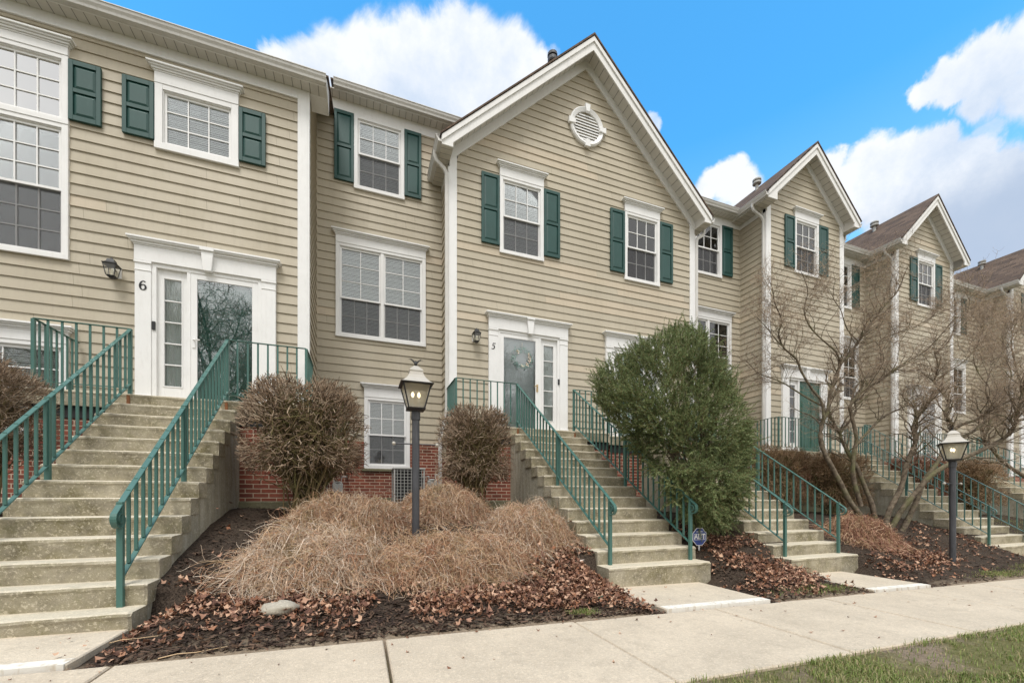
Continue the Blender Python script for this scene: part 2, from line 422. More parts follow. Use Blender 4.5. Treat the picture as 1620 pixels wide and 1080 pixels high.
def tubes(P, R, n=3):
    """P (N,K,3), R (N,K): many tapering tubes at once -> verts, quads"""
    N, K, _ = P.shape
    d = np.gradient(P, axis=1); d /= np.linalg.norm(d, axis=2, keepdims=True) + 1e-9
    ref = np.tile(np.array([.13, .31, .94]), (N, K, 1)); bad = np.abs((d * ref).sum(2)) > .95
    ref[bad] = (1, 0, 0)
    a = np.cross(d, ref); a /= np.linalg.norm(a, axis=2, keepdims=True) + 1e-9
    b = np.cross(a, d)
    ang = 2 * np.pi * np.arange(n) / n
    V = P[:, :, None, :] + R[:, :, None, None] * (a[:, :, None, :] * np.cos(ang)[None, None, :, None] + b[:, :, None, :] * np.sin(ang)[None, None, :, None])
    idx = np.arange(N * K * n).reshape(N, K, n)
    q = np.stack([idx[:, :-1, :], np.roll(idx, -1, 2)[:, :-1, :], np.roll(idx, -1, 2)[:, 1:, :], idx[:, 1:, :]], -1).reshape(-1, 4)
    return V.reshape(-1, 3), q

def merge(parts):
    vs, fs, mi, o = [], [], [], 0
    for i, (v, f, m) in enumerate(parts):
        vs.append(v); fs.append(f + o); mi.append(np.full(len(f), m)); o += len(v)
    return np.concatenate(vs), np.concatenate(fs), np.concatenate(mi)

def thing(name, label, cat, loc=(0, 0, 0), group=None):
    o = D.objects.new(name, None); o.empty_display_size = .2; COL.objects.link(o); o.location = loc
    o['label'] = label; o['category'] = cat
    if group: o['group'] = group
    return o
def tag(o, label, cat, group=None, kind=None):
    o['label'] = label; o['category'] = cat
    if group: o['group'] = group
    if kind: o['kind'] = kind
    return o
def struct(o): o['kind'] = 'structure'; return o
SKYTINT = (.42, 1.22, 1.42); SKYK = .19; EXPO = 0.45
# ================================================================== GROUND
def S(x): return -1.048 - .0187 * max(-30, min(40, x))
RY = [(-50, -.006), (1.9, -.006), (3.2, -.01), (3.3, .004), (4.08, .16), (4.9, .44), (5.8, .70), (6.6, .85), (8.0, .88), (9.4, .86), (60, .9)]
SLABS = [(-3.2, -1.62, 4.02), (2.78, 4.3, 4.3), (6.1, 7.5, 4.38), (12.35, 14.1, 4.6)]
def rise(y):
    for (a, b), (c, d) in zip(RY, RY[1:]):
        if y <= c: return b + (d - b) * max(0, (y - a) / (c - a))
    return .9
def G(x, y):
    r = rise(y)
    for x0, x1, y1 in SLABS:
        if x0 - .35 < x < x1 + .35 and y < y1 + .3:
            k = max(0, min(1, (min(x - x0, x1 - x) + .35) / .35))
            r = r * (1 - k) + (-.03) * k if y > 3.2 else r
    return S(x) + r
from mathutils import noise as mn
def Gn(x, y):
    b = mn.noise(Vector((x * 1.7, y * 1.7, 0))) * .035 + mn.noise(Vector((x * 7, y * 7, 3))) * .012
    k = 1.0 if y > 3.45 else (max(0, (y - 3.2) / .25) if y > 3.2 else (.4 if y < 1.9 else 0))
    return G(x, y) + b * k - (.05 if 1.98 < y < 3.16 else 0)

def grid_ground():
    xs = list(np.arange(-6, 26, .1)); ys = list(np.arange(-2, 9.8, .1))
    fx = [-400, -150, -60, -25, -12, -8]; fx2 = [30, 45, 80, 180, 400]
    fy = [-400, -150, -60, -25, -12, -6, -3.5]; fy2 = [14, 30, 80, 200, 500]
    X = fx + xs + fx2; Y = fy + ys + fy2
    vs = [(x, y, (Gn(x, y) if -6.1 < x < 26 and -2.1 < y < 9.8 else S(x) + rise(y))) for y in Y for x in X]
    n = len(X); fs = [(j * n + i, j * n + i + 1, (j + 1) * n + i + 1, (j + 1) * n + i) for j in range(len(Y) - 1) for i in range(n - 1)]
    return struct(np_mesh('ground', np.array(vs), np.array(fs), 'ground', smooth=True))
grid_ground()

# sidewalk: five-foot slabs with tooled joints, edges slightly uneven
mb = MB(); x = 1.667 - 1.57 * 6
edge = lambda x, k: mn.noise(Vector((x * 1.9, k, 0))) * .012
while x < 30:
    x1 = x + 1.585; a, b = x + .009, x1 - .009; N = 8
    px = [a + (b - a) * i / N for i in range(N + 1)]
    near = [(q, 1.945 + edge(q, 1)) for q in px]; farr = [(q, 3.2 + edge(q, 7)) for q in px]
    loop = near + farr[::-1]; n = len(loop)
    skew = random.uniform(-.003, .003)
    top = [(p[0], p[1], S(p[0]) + skew) for p in loop]; bot = [(p[0], p[1], S(p[0]) - .1) for p in loop]
    ins = [(p[0] + (.008 if p[0] < (a + b) / 2 else -.008) * (1 if abs(p[0] - a) < .01 or abs(p[0] - b) < .01 else 0), p[1] + (.008 if p[1] < 2.6 else -.008), S(p[0]) + skew) for p in loop]
    low = [(p[0], p[1], S(p[0]) + skew - .010) for p in loop]
    mb.add(ins + low + bot, [tuple(range(n))] + [(i, (i + 1) % n, n + (i + 1) % n, n + i) for i in range(n)] + [(n + i, n + (i + 1) % n, 2 * n + (i + 1) % n, 2 * n + i) for i in range(n)])
    x = x1
struct(mb.build('sidewalk', 'walk'))
mb = MB(); mb.box(-14, 30, 1.99, 3.2, -2.5, -1.75)
# path slabs between the sidewalk and the stairs, with a worn white painted front edge
for x0, x1, yb in [(-4.6, -1.66, 4.3), (2.81, 4.22, 4.6), (6.0, 7.2, 4.7), (12.4, 13.9, 4.9)]:
    z = lambda x: S(x) + .014
    o = MB(); o.prism([(x0, z(x0)), (x1, z(x1)), (x1, z(x1) - .12), (x0, z(x0) - .12)], 3.27, yb)
    o = struct(o.build('path', 'slab', bevel=.008))
    q = MB(); q.prism([(x0 + .01, z(x0) + .003), (x1 - .01, z(x1) + .003), (x1 - .01, z(x1) - .05), (x0 + .01, z(x0) - .05)], 3.262, 3.372)
    q.build('edge_stripe', 'stripe', o)

# ================================================================== HOUSES
E_ = .1665; PH = .158
def courses(mb, A, P, zlo, zhi, bounds, holes=()):
    """lapped boards. P(s, z, d) -> 3D; bounds(z) -> (s0, s1)"""
    k = math.floor((zlo - PH) / E_)
    while PH + k * E_ < zhi - 1e-6:
        zb = max(zlo, PH + k * E_); zt = min(zhi, PH + (k + 1) * E_)
        l0, r0 = bounds(zb); l1, r1 = bounds(zt)
        dep = lambda z: .021 - .018 * (z - (PH + k * E_)) / E_
        H = [h for h in holes if h[2] < zt and h[3] > zb]
        br = sorted(set([l0] + [v for h in H for v in (h[0], h[1])] + [r0]))
        br = [b for b in br if l0 <= b <= r0]
        for i in range(len(br) - 1):
            a, b = br[i], br[i + 1]; mid = (a + b) / 2
            hh = [h for h in H if h[0] < mid < h[1]]
            segs = [(zb, zt)]
            if hh:
                h = hh[0]; segs = []
                if h[2] > zb: segs.append((zb, h[2]))
                if h[3] < zt: segs.append((h[3], zt))
            for u, w in segs:
                if w - u < 1e-4: continue
                at = l1 if i == 0 else a; bt = r1 if i == len(br) - 2 else b
                if bt < at: at = bt = (at + bt) / 2
                mb.add([P(a, u, dep(u)), P(b, u, dep(u)), P(bt, w, dep(w)), P(at, w, dep(w))], [(0, 1, 2, 3)])
                if u == zb: mb.add([P(a, u, dep(u)), P(b, u, dep(u)), P(b, u, -.004), P(a, u, -.004)], [(3, 2, 1, 0)])
        k += 1

def front_wall(mb, y, zlo, zhi, x0, x1, holes=(), gable=None):
    """gable = (xc, zapex, slope)"""
    def bd(z):
        a, b = x0, x1
        if gable:
            xc, za, m = gable; w = max(0, (za - z) / m); a = max(a, xc - w); b = min(b, xc + w)
        return a, b
    P = lambda s, z, d: (s, y - d, z)
    courses(mb, 0, P, zlo, zhi if not gable else gable[1], bd, holes)
def side_wall(mb, x, out, y0, y1, zlo, zhi):
    courses(mb, 0, (lambda s, z, d: (x + out * d, s, z)), zlo, zhi, lambda z: (y0, y1))

def header(parent, x0, x1, z0, z1, y, name='header'):
    """flat board with a stepped crown above"""
    mb = MB(); mb.box(x0, x1, y - .055, y + .01, z0, z1 - .10)
    for d, a, b in ((.065, .10, .078), (.085, .078, .05), (.11, .05, .028), (.135, .028, 0)):
        mb.box(x0 - (d - .055), x1 + (d - .055), y - d, y + .01, z1 - a, z1 - b)
    return mb.build(name, 'white', parent, bevel=.003)

def window(house, y, x0, x1, z0, z1, cols=3, rows=2, cw=.075, hung=True, head=None, blinds=True, units=1, glass='glass', brows=None, screen=True, lowcols=None, split=None, dirtylabel=None, bcol='blind'):
    """casing outer rectangle; the window stands in a real opening of the wall"""
    w = MB()
    w.box(x0, x0 + cw, y - .048, y + .02, z0 + cw, z1); w.box(x1 - cw, x1, y - .048, y + .02, z0 + cw, z1)
    w.box(x0 - .004, x1 + .004, y - .055, y + .02, z0, z0 + cw); w.box(x0 + cw, x1 - cw, y - .046, y + .02, z1 - cw * .8, z1)
    ix0, ix1, iz0, iz1 = x0 + cw, x1 - cw, z0 + cw, z1 - cw * .8
    # jamb lining
    w.box(ix0, ix0 + .012, y - .03, y + .12, iz0, iz1); w.box(ix1 - .012, ix1, y - .03, y + .12, iz0, iz1)
    w.box(ix0 + .012, ix1 - .012, y - .03, y + .12, iz1 - .012, iz1); w.box(ix0 + .012, ix1 - .012, y - .035, y + .12, iz0, iz0 + .015)
    ix0 += .012; ix1 -= .012; iz0 += .015; iz1 -= .012
    uw = (ix1 - ix0 - (units - 1) * .07) / units
    for k in range(1, units):
        a = ix0 + k * uw + (k - 1) * .07; w.box(a, a + .07, y - .04, y + .12, iz0, iz1)
    W = w.build('window', 'white', house, bevel=.003)
    for k in range(units):
        a = ix0 + k * (uw + .07); b = a + uw
        if not hung:
            parts = [(iz0, iz1, y - .004, rows, cols, False)]
        else:
            mid = split if split else (iz0 + iz1) / 2
            parts = [(mid - .018, iz1, y - .012, rows, cols, False), (iz0, mid + .018, y + .022, brows or rows, lowcols or cols, True)]
        for (za, zb, yy, rr, cc, low) in parts:
            f = MB(); fw = .034
            f.box(a, a + fw, yy, yy + .03, za, zb); f.box(b - fw, b, yy, yy + .03, za, zb)
            f.box(a + fw, b - fw, yy, yy + .03, za, za + fw); f.box(a + fw, b - fw, yy, yy + .03, zb - fw, zb)
            ga, gb, gz0, gz1 = a + fw, b - fw, za + fw, zb - fw
            for i in range(1, cc):
                q = ga + (gb - ga) * i / cc; f.box(q - .008, q + .008, yy + .004, yy + .018, gz0, gz1)
            for i in range(1, rr):
                q = gz0 + (gz1 - gz0) * i / rr; f.box(ga, gb, yy + .005, yy + .0175, q - .008, q + .008)
            f.build('sash', 'vinyl', W)
            g = MB(); g.box(ga - .004, gb + .004, yy + .02, yy + .0235, gz0 - .004, gz1 + .004); g.build('pane', glass, W)
            if low and screen:
                sc = MB(); sc.quad((ga - .01, yy - .012, gz0 - .01), (gb + .01, yy - .012, gz0 - .01), (gb + .01, yy - .012, gz1), (ga - .01, yy - .012, gz1)); sc.build('insect_screen', 'screen', W)
        if blinds:
            bl = MB(); z = iz0 + .01; j = 0
            while z < iz1 - .01:
                t = .006 * math.sin(j * 1.7); bl.quad((a + .01, y + .075 + t, z), (b - .01, y + .075 + t, z), (b - .01, y + .095 + t, z + .026), (a + .01, y + .095 + t, z + .026)); z += .03; j += 1
            bl.build('blinds', bcol, W)
    r = MB(); e = .16
    r.add([(ix0, y + e, iz0), (ix1, y + e, iz0), (ix1, y + e, iz1), (ix0, y + e, iz1), (ix0, y + .121, iz0), (ix1, y + .121, iz0), (ix1, y + .121, iz1), (ix0, y + .121, iz1)],
          [(0, 1, 2, 3), (4, 5, 1, 0), (7, 6, 2, 3), (4, 0, 3, 7), (5, 6, 2, 1)])
    r.build('dark_room', 'interior', W)  # shallow box in place of a room, its darkness painted on
    if head: header(W, x0 - .0, x1 + .0, z1, head, y)
    return W

def shutter(house, y, x0, x1, z0, z1):
    """two raised panels set in a frame"""
    mb = MB(); f = .055; yf = y - .062; mid = (z0 + z1) / 2
    yb = y - .02
    mb.box(x0, x0 + f, yf, yb, z0, z1); mb.box(x1 - f, x1, yf, yb, z0, z1)
    for a, b in ((z0, z0 + f * 1.3), (mid - f * .55, mid + f * .55), (z1 - f * 1.3, z1)): mb.box(x0 + f, x1 - f, yf, yb, a, b)
    for a, b in ((z0 + f * 1.3, mid - f * .55), (mid + f * .55, z1 - f * 1.3)):
        X0, X1 = x0 + f, x1 - f; i = .04; d0 = yf + .024; d1 = yf + .007
        mb.add([(X0, d0, a), (X1, d0, a), (X1, d0, b), (X0, d0, b), (X0 + i, d1, a + i), (X1 - i, d1, a + i), (X1 - i, d1, b - i), (X0 + i, d1, b - i)],
               [(0, 1, 5, 4), (1, 2, 6, 5), (2, 3, 7, 6), (3, 0, 4, 7), (4, 5, 6, 7)])
    return mb.build('shutter', 'shutter', house, bevel=.003)

def gutter_x(mb, x0, x1, yf, zb, zt):
    """K-style gutter running along x; yf = fascia face, it stands out towards -y"""
    prof = [(yf, zb), (yf - .075, zb), (yf - .083, zb + .035), (yf - .105, zb + .07), (yf - .112, zt - .012), (yf - .122, zt - .012), (yf - .122, zt), (yf - .1, zt), (yf - .1, zt - .03), (yf - .012, zb + .02), (yf - .012, zt), (yf, zt)]
    mb.prism(prof, x0, x1, 'x')
def gutter_y(mb, y0, y1, xf, out, zb, zt):
    prof = [(0, zb), (.075, zb), (.083, zb + .035), (.105, zb + .07), (.112, zt - .012), (.122, zt - .012), (.122, zt), (.1, zt), (.1, zt - .03), (.012, zb + .02), (.012, zt), (0, zt)]
    mb.prism([(xf + out * a, z) for a, z in prof], y0, y1, 'y')

def downspout(house, path, w=.075, d=.055):
    """rectangular pipe along a path of points"""
    mb = MB(); P = [Vector(p) for p in path]; vs = []; fs = []
    for k, p in enumerate(P):
        dd = (P[min(len(P) - 1, k + 1)] - P[max(0, k - 1)]).normalized()
        a = Vector((1, 0, 0)) if abs(dd.x) < .8 else Vector((0, 0, 1)); b = dd.cross(a).normalized(); a = b.cross(dd).normalized()
        for i, j in ((-1, -1), (1, -1), (1, 1), (-1, 1)): vs.append(p + a * (w / 2 * i) + b * (d / 2 * j))
    for k in range(len(P) - 1):
        for i in range(4): fs.append((4 * k + i, 4 * k + (i + 1) % 4, 4 * k + 4 + (i + 1) % 4, 4 * k + 4 + i))
    fs.append((0, 1, 2, 3)); n = 4 * len(P) - 4; fs.append((n + 3, n + 2, n + 1, n))
    mb.add(vs, fs); return mb.build('downspout', 'gutter', house, bevel=.008)

def brick_part(house, boxes, name='brick_base'):
    mb = MB()
    for b in boxes: mb.box(*b)
    return mb.build(name, 'brick', house)

def stroke(mb, pts, wid, y, d=.006):
    """a painted digit stroke: points (x,z), width per point"""
    L = []; Rr = []
    for i, (x, z) in enumerate(pts):
        a = pts[max(0, i - 1)]; b = pts[min(len(pts) - 1, i + 1)]; dx, dz = b[0] - a[0], b[1] - a[1]; q = math.hypot(dx, dz) or 1
        w = wid[i] / 2; L.append((x - dz / q * w, z + dx / q * w)); Rr.append((x + dz / q * w, z - dx / q * w))
    for i in range(len(pts) - 1): mb.prism([L[i], L[i + 1], Rr[i + 1], Rr[i]], y - d, y, 'y')

def digit(house, ch, x, z, h, y):
    mb = MB(); T = []
    if ch == '6':
        c = [(.78, .93), (.55, 1.0), (.33, .86), (.2, .62), (.17, .36), (.27, .12), (.5, .0), (.74, .09), (.84, .3), (.76, .52), (.54, .6), (.32, .5), (.22, .38)]
        w = [.13, .06, .12, .18, .21, .17, .07, .14, .19, .15, .07, .08, .05]
    else:
        c = [(.92, .98), (.62, .95), (.36, .95), (.30, .72), (.24, .55), (.5, .6), (.72, .48), (.76, .28), (.62, .08), (.36, 0), (.16, .08)]
        w = [.10, .12, .12, .06, .05, .10, .17, .19, .14, .08, .14]
    # smooth the stroke by subdividing with catmull-rom
    P = []; W = []
    for i in range(len(c) - 1):
        p0, p1, p2, p3 = c[max(0, i - 1)], c[i], c[i + 1], c[min(len(c) - 1, i + 2)]
        for k in range(5):
            t = k / 5; q = []
            for a in (0, 1):
                q.append(.5 * (2 * p1[a] + (p2[a] - p0[a]) * t + (2 * p0[a] - 5 * p1[a] + 4 * p2[a] - p3[a]) * t * t + (3 * p1[a] - p0[a] - 3 * p2[a] + p3[a]) * t ** 3))
            P.append(q); W.append(w[i] + (w[i + 1] - w[i]) * t)
    P.append(c[-1]); W.append(w[-1])
    slant = .18 if ch == '5' else 0
    stroke(mb, [(x + (px - .5 + slant * (pz - .5)) * h * .78, z + (pz - .5) * h) for px, pz in P], [q * h for q in W], y)
    return mb.build('house_number', 'digit', house)

def wall_lamp(house, x, z, y):
    """lantern on a bracket over a white mounting block"""
    mb = MB(); mb.box(x - .06, x + .06, y - .035, y, z - .07, z + .1); L = mb.build('wall_lantern', 'white', house, bevel=.004)
    yc = y - .15; f = MB()
    f.tube([(x, y - .03, z + .03), (x, y - .09, z + .06), (x, yc, z + .13)], .011, 6)
    t, b = .075, .05
    for sx in (-1, 1):
        for sy in (-1, 1): f.tube([(x + sx * b, yc + sy * b, z - .1), (x + sx * t, yc + sy * t, z + .06)], .006, 4)
    f.ringlathe([(t * 1.52, z + .055), (t * 1.62, z + .07), (t * 1.4, z + .078)], x, yc, 4, PI / 4)
    f.ringlathe([(t * 1.3, z + .078), (t * .9, z + .105), (t * .75, z + .14), (t * .25, z + .155), (t * .18, z + .175), (.004, z + .18)], x, yc, 4, PI / 4)
    f.ringlathe([(b * .6, z - .135), (b * 1.2, z - .115), (b * 1.5, z - .1)], x, yc, 4, PI / 4)
    f.build('lantern_frame', 'black', L)
    g = MB(); g.ringlathe([(b * 1.38, z - .099), (t * 1.38, z + .056)], x, yc, 4, PI / 4); g.build('lantern_glass', 'glass_clear', L)
    c = MB(); c.ringlathe([(.014, z - .09), (.014, z - .0)], x, yc, 8); c.build('candle_tube', 'frost', L)
    return L

def door(house, y, x0, x1, zb, zt, side='L', leaf='greendoor', storm='glass_storm', open_=None, sidelight=True, bell=True, ornate=False, handle_side='L'):
    """classical surround: pilasters, entablature, keystone, storm door and sidelight. x0..x1 pilaster outer edges, zt cornice top"""
    pw = .205; ztop = zt - .34
    m = MB()
    a, b = x0 + pw, x1 - pw
    m.box(a, a + .06, y - .06, y + .14, zb, ztop); m.box(b - .06, b, y - .06, y + .14, zb, ztop)
    m.box(a + .06, b - .06, y - .06, y + .14, ztop - .06, ztop)
    m.box(a + .06, b - .06, y - .055, y + .14, zb, zb + .05)
    Dm = m.build('door_surround', 'white', house, bevel=.003)
    for a in (x0, x1 - pw):
        m = MB(); m.box(a, a + pw, y - .075, y + .02, zb, ztop); m.box(a - .008, a + pw + .008, y - .092, y + .02, zb, zb + .17)
        m.box(a - .008, a + pw + .008, y - .09, y + .02, ztop - .035, ztop); m.box(a - .004, a + pw + .004, y - .083, y + .02, ztop - .15, ztop - .135)
        m.build('pilaster', 'white', Dm, bevel=.004)
    m = MB(); m.box(x0 - .004, x1 + .004, y - .088, y + .02, ztop, zt - .105)
    for d, a, b in ((.10, .105, .085), (.118, .085, .05), (.15, .05, .03), (.165, .03, .0)):
        m.box(x0 - (d - .088), x1 + (d - .088), y - d, y + .02, zt - a, zt - b)
    xc = (x0 + x1) / 2
    m.prism([(xc - .055, ztop - .03), (xc + .055, ztop - .03), (xc + .085, zt - .06), (xc - .085, zt - .06)], y - .15, y - .08)
    m.box(xc - .095, xc + .095, y - .172, y - .08, zt - .06, zt - .002)
    m.build('entablature', 'white', Dm, bevel=.004)
    # inner frame
    a, b = x0 + pw, x1 - pw; m = MB()
    dw = .93; slx = (a + .06, b - .06 - dw - .05) if side == 'L' else (a + .06 + dw + .05, b - .06)
    dx0 = b - .06 - dw if side == 'L' else a + .06
    mul = dx0 - .05 if side == 'L' else dx0 + dw
    m.box(mul, mul + .05, y - .055, y + .14, zb + .05, ztop - .06)
    m.build('mullion', 'white', Dm, bevel=.003)
    m = MB(); m.add([(a, y + .5, zb), (b, y + .5, zb), (b, y + .5, ztop), (a, y + .5, ztop), (a, y + .141, zb), (b, y + .141, zb), (b, y + .141, ztop), (a, y + .141, ztop)], [(0, 1, 2, 3), (4, 5, 1, 0), (7, 6, 2, 3), (4, 0, 3, 7), (5, 6, 2, 1)]); m.build('dark_hall', 'interior', Dm)  # added box painted dark as an unlit hall, hides the sky behind
    z0, z1 = zb + .05, ztop - .06
    # sidelight
    s0, s1 = slx; g0, g1 = s0 + .085, s1 - .085; gz0, gz1 = z0 + .30, z1 - .14
    m = MB(); yy = y - .01
    m.box(s0, g0, yy, yy + .04, z0, z1); m.box(g1, s1, yy, yy + .04, z0, z1); m.box(g0, g1, yy, yy + .04, z0, gz0); m.box(g0, g1, yy, yy + .04, gz1, z1)
    for i in range(1, 5):
        q = gz0 + (gz1 - gz0) * i / 5; m.box(g0, g1, yy + .005, yy + .03, q - .009, q + .009)
    for q, r in ((g0 - .02, g0 - .003), (g1 + .003, g1 + .02)): m.box(q, r, yy - .008, yy, gz0 - .02, gz1 + .02)
    m.box(g0 - .003, g1 + .003, yy - .008, yy, gz0 - .02, gz0 - .003); m.box(g0 - .003, g1 + .003, yy - .008, yy, gz1 + .003, gz1 + .02)
    m.build('sidelight', 'white', Dm, bevel=.002)
    m = MB(); m.box(g0, g1, yy + .02, yy + .024, gz0, gz1); m.build('sidelight_pane', 'glass', Dm)
    m = MB(); n = 14
    for i in range(n):
        u = g0 + (g1 - g0) * i / n; m.quad((u, yy + .06 + .012 * (i % 2), gz0 - .05), (u + (g1 - g0) / n, yy + .06 + .012 * ((i + 1) % 2), gz0 - .05), (u + (g1 - g0) / n, yy + .06 + .012 * ((i + 1) % 2), gz1 + .05), (u, yy + .06 + .012 * (i % 2), gz1 + .05))
    m.build('lace_curtain', 'blind', Dm)
    # door leaf with six panels
    lf = MB(); ly = y + (.035 if storm else -.01); lf.box(dx0, dx0 + dw, ly, ly + .04, z0, z1); pwid = (dw - .12 * 2 - .1) / 2
    for r0, r1 in ((.12, .42), (.50, .98), (1.06, 1.86)):
        pass
    H = z1 - z0
    for r0, r1 in ((.09, .36), (.43, .74), (.80, .94)):
        for c in (0, 1):
            A0 = dx0 + .12 + c * (pwid + .1); lf.box(A0, A0 + pwid, ly - .006, ly, z0 + H * r0, z0 + H * r1); lf.box(A0 + .03, A0 + pwid - .03, ly - .016, ly - .006, z0 + H * r0 + .03, z0 + H * r1 - .03)
    lf.build('door_leaf', leaf if storm else 'greendoor_plain', Dm, bevel=.004)
    if storm is None: return Dm
    # storm door
    st = MB(); sy = y - .05; fw = .085
    st.box(dx0, dx0 + fw, sy, sy + .03, z0, z1); st.box(dx0 + dw - fw, dx0 + dw, sy, sy + .03, z0, z1)
    st.box(dx0 + fw, dx0 + dw - fw, sy, sy + .03, z0, z0 + .07); st.box(dx0 + fw, dx0 + dw - fw, sy, sy + .03, z1 - .085, z1)
    if ornate:
        for k in range(9):
            zz = z0 + .15 + k * .2; xa = dx0 + fw; wv = dw - 2 * fw
            for sgn in (0, 1):
                pts = [(xa + wv * (.5 + (.42 - .3 * t) * math.cos(t * 5 + sgn * PI)), sy + .012, zz + .12 * t * math.sin(t * 6)) for t in [i / 10 for i in range(11)]]
                st.tube(pts, .007, 4)
    st.build('storm_door', 'white', Dm, bevel=.003)
    m = MB(); m.box(dx0 + fw, dx0 + dw - fw, sy + .012, sy + .016, z0 + .07, z1 - .085); m.build('storm_glass', storm, Dm)
    hxx = dx0 + .045 if handle_side == 'L' else dx0 + dw - .045; m = MB()
    m.box(hxx - .02, hxx + .02, sy - .012, sy, z0 + .93, z0 + 1.1); m.tube([(hxx, sy - .012, z0 + 1.05), (hxx, sy - .045, z0 + 1.05), (hxx + (.09 if handle_side == 'L' else -.09), sy - .05, z0 + 1.05)], .009, 6)
    m.build('door_handle', 'brass' if leaf == 'graydoor' else 'white', Dm)
    if bell:
        bx = x0 + pw + .03 if side == 'L' else x1 - pw - .03; m = MB(); m.box(bx - .022, bx + .022, y - .082, y - .06, zb + 1.19, zb + 1.32); m.build('doorbell', 'black', Dm, bevel=.005)
        m = MB(); m.ringlathe([(.012, 0), (.012, .004)], 0, 0, 10); 
    return Dm

def gable_house_front(house, xw0, xw1, xc, half, ze, zapex, y=8.6, yr=8.25, yback=9.5, sm=.945, ygut=9.44, zlo=.9, holes=()):
    """gabled bay: siding, corner boards, frieze, rake boards, soffits, eave gutters, roof
       xw0/xw1 outer edges of the corner boards; half = eave half width; ze = roof edge height at the eave; zapex = roof peak"""
    cb = .155; zs = ze - .2
    fb = zapex - .32          # lower edge of the rake board on the axis
    fa = zapex - .20          # underside of the rake soffit on the axis
    ga = fa - .22             # apex of the siding below the rake frieze
    w = MB()
    front_wall(w, y, zlo, 0, xw0 + cb - .01, xw1 - cb + .01, holes, (xc, ga + .02, sm))
    side_wall(w, xw0, -1, y + .02, yback, zlo, zs - .12); side_wall(w, xw1, 1, y + .02, yback, zlo, zs - .12)
    w.build('wall', 'siding', house)
    for a in (xw0, xw1):
        m = MB(); s = 1 if a == xw0 else -1
        lo, hi = min(a, a + s * cb), max(a, a + s * cb); zt = fa - (abs(xc - (a + s * cb))) * sm - .0
        m.box(lo, hi, y - .032, y + .02, zlo - .05, zt - .06); m.box(min(a - s * .03, a), max(a - s * .03, a), y - .032, y + .10, zlo - .05, zs - .12)
        m.build('corner_board', 'white', house, bevel=.003)
    # rake frieze on the wall
    for s in (-1, 1):
        xe = xw0 if s < 0 else xw1; m = MB(); d = abs(xe - xc)
        m.prism([(xc, fa + .02), (xe, fa + .02 - d * sm), (xe, fa - .215 - d * sm), (xc, fa - .215)], y - .045, y + .01)
        m.build('rake_frieze', 'white', house)
    for s in (-1, 1):      # rake boards and sloping soffits
        xe = xc + s * half; d = half; m = MB()
        zl = zapex - .03
        pts = [(xc, zl), (xe, zl - d * sm), (xe, zs), (xc + s * (abs((xw0 if s < 0 else xw1) - xc)), zs), (xc + s * (abs((xw0 if s < 0 else xw1) - xc)), max(zs, fb - abs((xw0 if s < 0 else xw1) - xc) * sm)), (xc, fb)]
        m.prism(pts, yr, yr + .03)
        m.prism([(xc, zl + .01), (xe, zl + .01 - d * sm), (xe, zl - .105 - d * sm), (xc, zl - .105)], yr - .028, yr)
        m.build('rake_board', 'fascia', house, bevel=.002)
        m = MB(); dw = abs((xw0 if s < 0 else xw1) - xc)
        m.add([(xc, yr + .03, fa + .012), (xc + s * dw, yr + .03, fa + .012 - dw * sm), (xc + s * dw, y, fa + .012 - dw * sm), (xc, y, fa + .012)], [(0, 1, 2, 3)])
        xq = xc + s * dw; m.prism([(yr + .031, zs + .001), (y - .033, zs + .001), (y - .033, fa + .012 - dw * sm), (yr + .031, fa + .012 - dw * sm)], xq - .008, xq + .008, 'x')
        m.build('rake_soffit', 'soffit_x', house)
        # eave: horizontal soffit, fascia and gutter
        xw = xw0 if s < 0 else xw1; m = MB(); a, b = sorted((xw, xe))
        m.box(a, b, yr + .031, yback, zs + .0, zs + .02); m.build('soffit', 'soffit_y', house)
        m = MB(); m.box(min(xe, xe - s * .02), max(xe, xe - s * .02), yr + .031, yback, zs + .021, ze - .02)
        a, b = sorted((xw, xw + s * .025)); m.box(a, b, y + .101, yback, zs - .13, zs - .001); m.build('eave_fascia', 'fascia', house)
        m = MB(); gutter_y(m, yr - .005, ygut, xe, s, ze - .16, ze - .035); m.build('gutter', 'gutter', house)
    # roof: two slopes
    for s in (-1, 1):
        m = MB(); xo = xc + s * (half + .035); t = .035; dz = sm * (half + .035); yb = 9.2 + (zapex - 8.5) / .5 + .3
        m.prism([(xc, zapex), (xo, zapex - dz), (xo, zapex - dz + t), (xc, zapex + t * 1.3)], yr - .045, yb)
        m.build('roof', 'roof_y', house)

def recess(house, x0, x1, y=9.47, zt=8.40, holes=(), zlo=1.21, fx0=None, fx1=None, gx0=None, gx1=None):
    """set-back wall with its eave"""
    w = MB(); front_wall(w, y, zlo, zt - .225, x0, x1, holes); w.build('wall', 'siding', house)
    m = MB(); m.box(x0, x1, y - .03, y + .01, zt - .225, zt); m.build('frieze_board', 'white', house)
    m = MB(); m.box(x0 - .25, x1 + .25, y - .235, y, zt, zt + .02); m.build('soffit', 'soffit_x', house)
    m = MB(); m.box(gx0 if gx0 is not None else x0, gx1 if gx1 is not None else x1, y - .255, y - .235, zt - .012, zt + .14); m.build('eave_fascia', 'fascia', house)
    m = MB(); gutter_x(m, gx0 if gx0 is not None else x0, gx1 if gx1 is not None else x1, y - .256, zt, zt + .125); m.build('gutter', 'gutter', house)
    for a, s in ((x0, 1), (x1, -1)):
        m = MB(); m.box(min(a, a + s * .03), max(a, a + s * .03), y - .03, y, zlo, zt - .226); m.build('corner_board', 'siding', house)

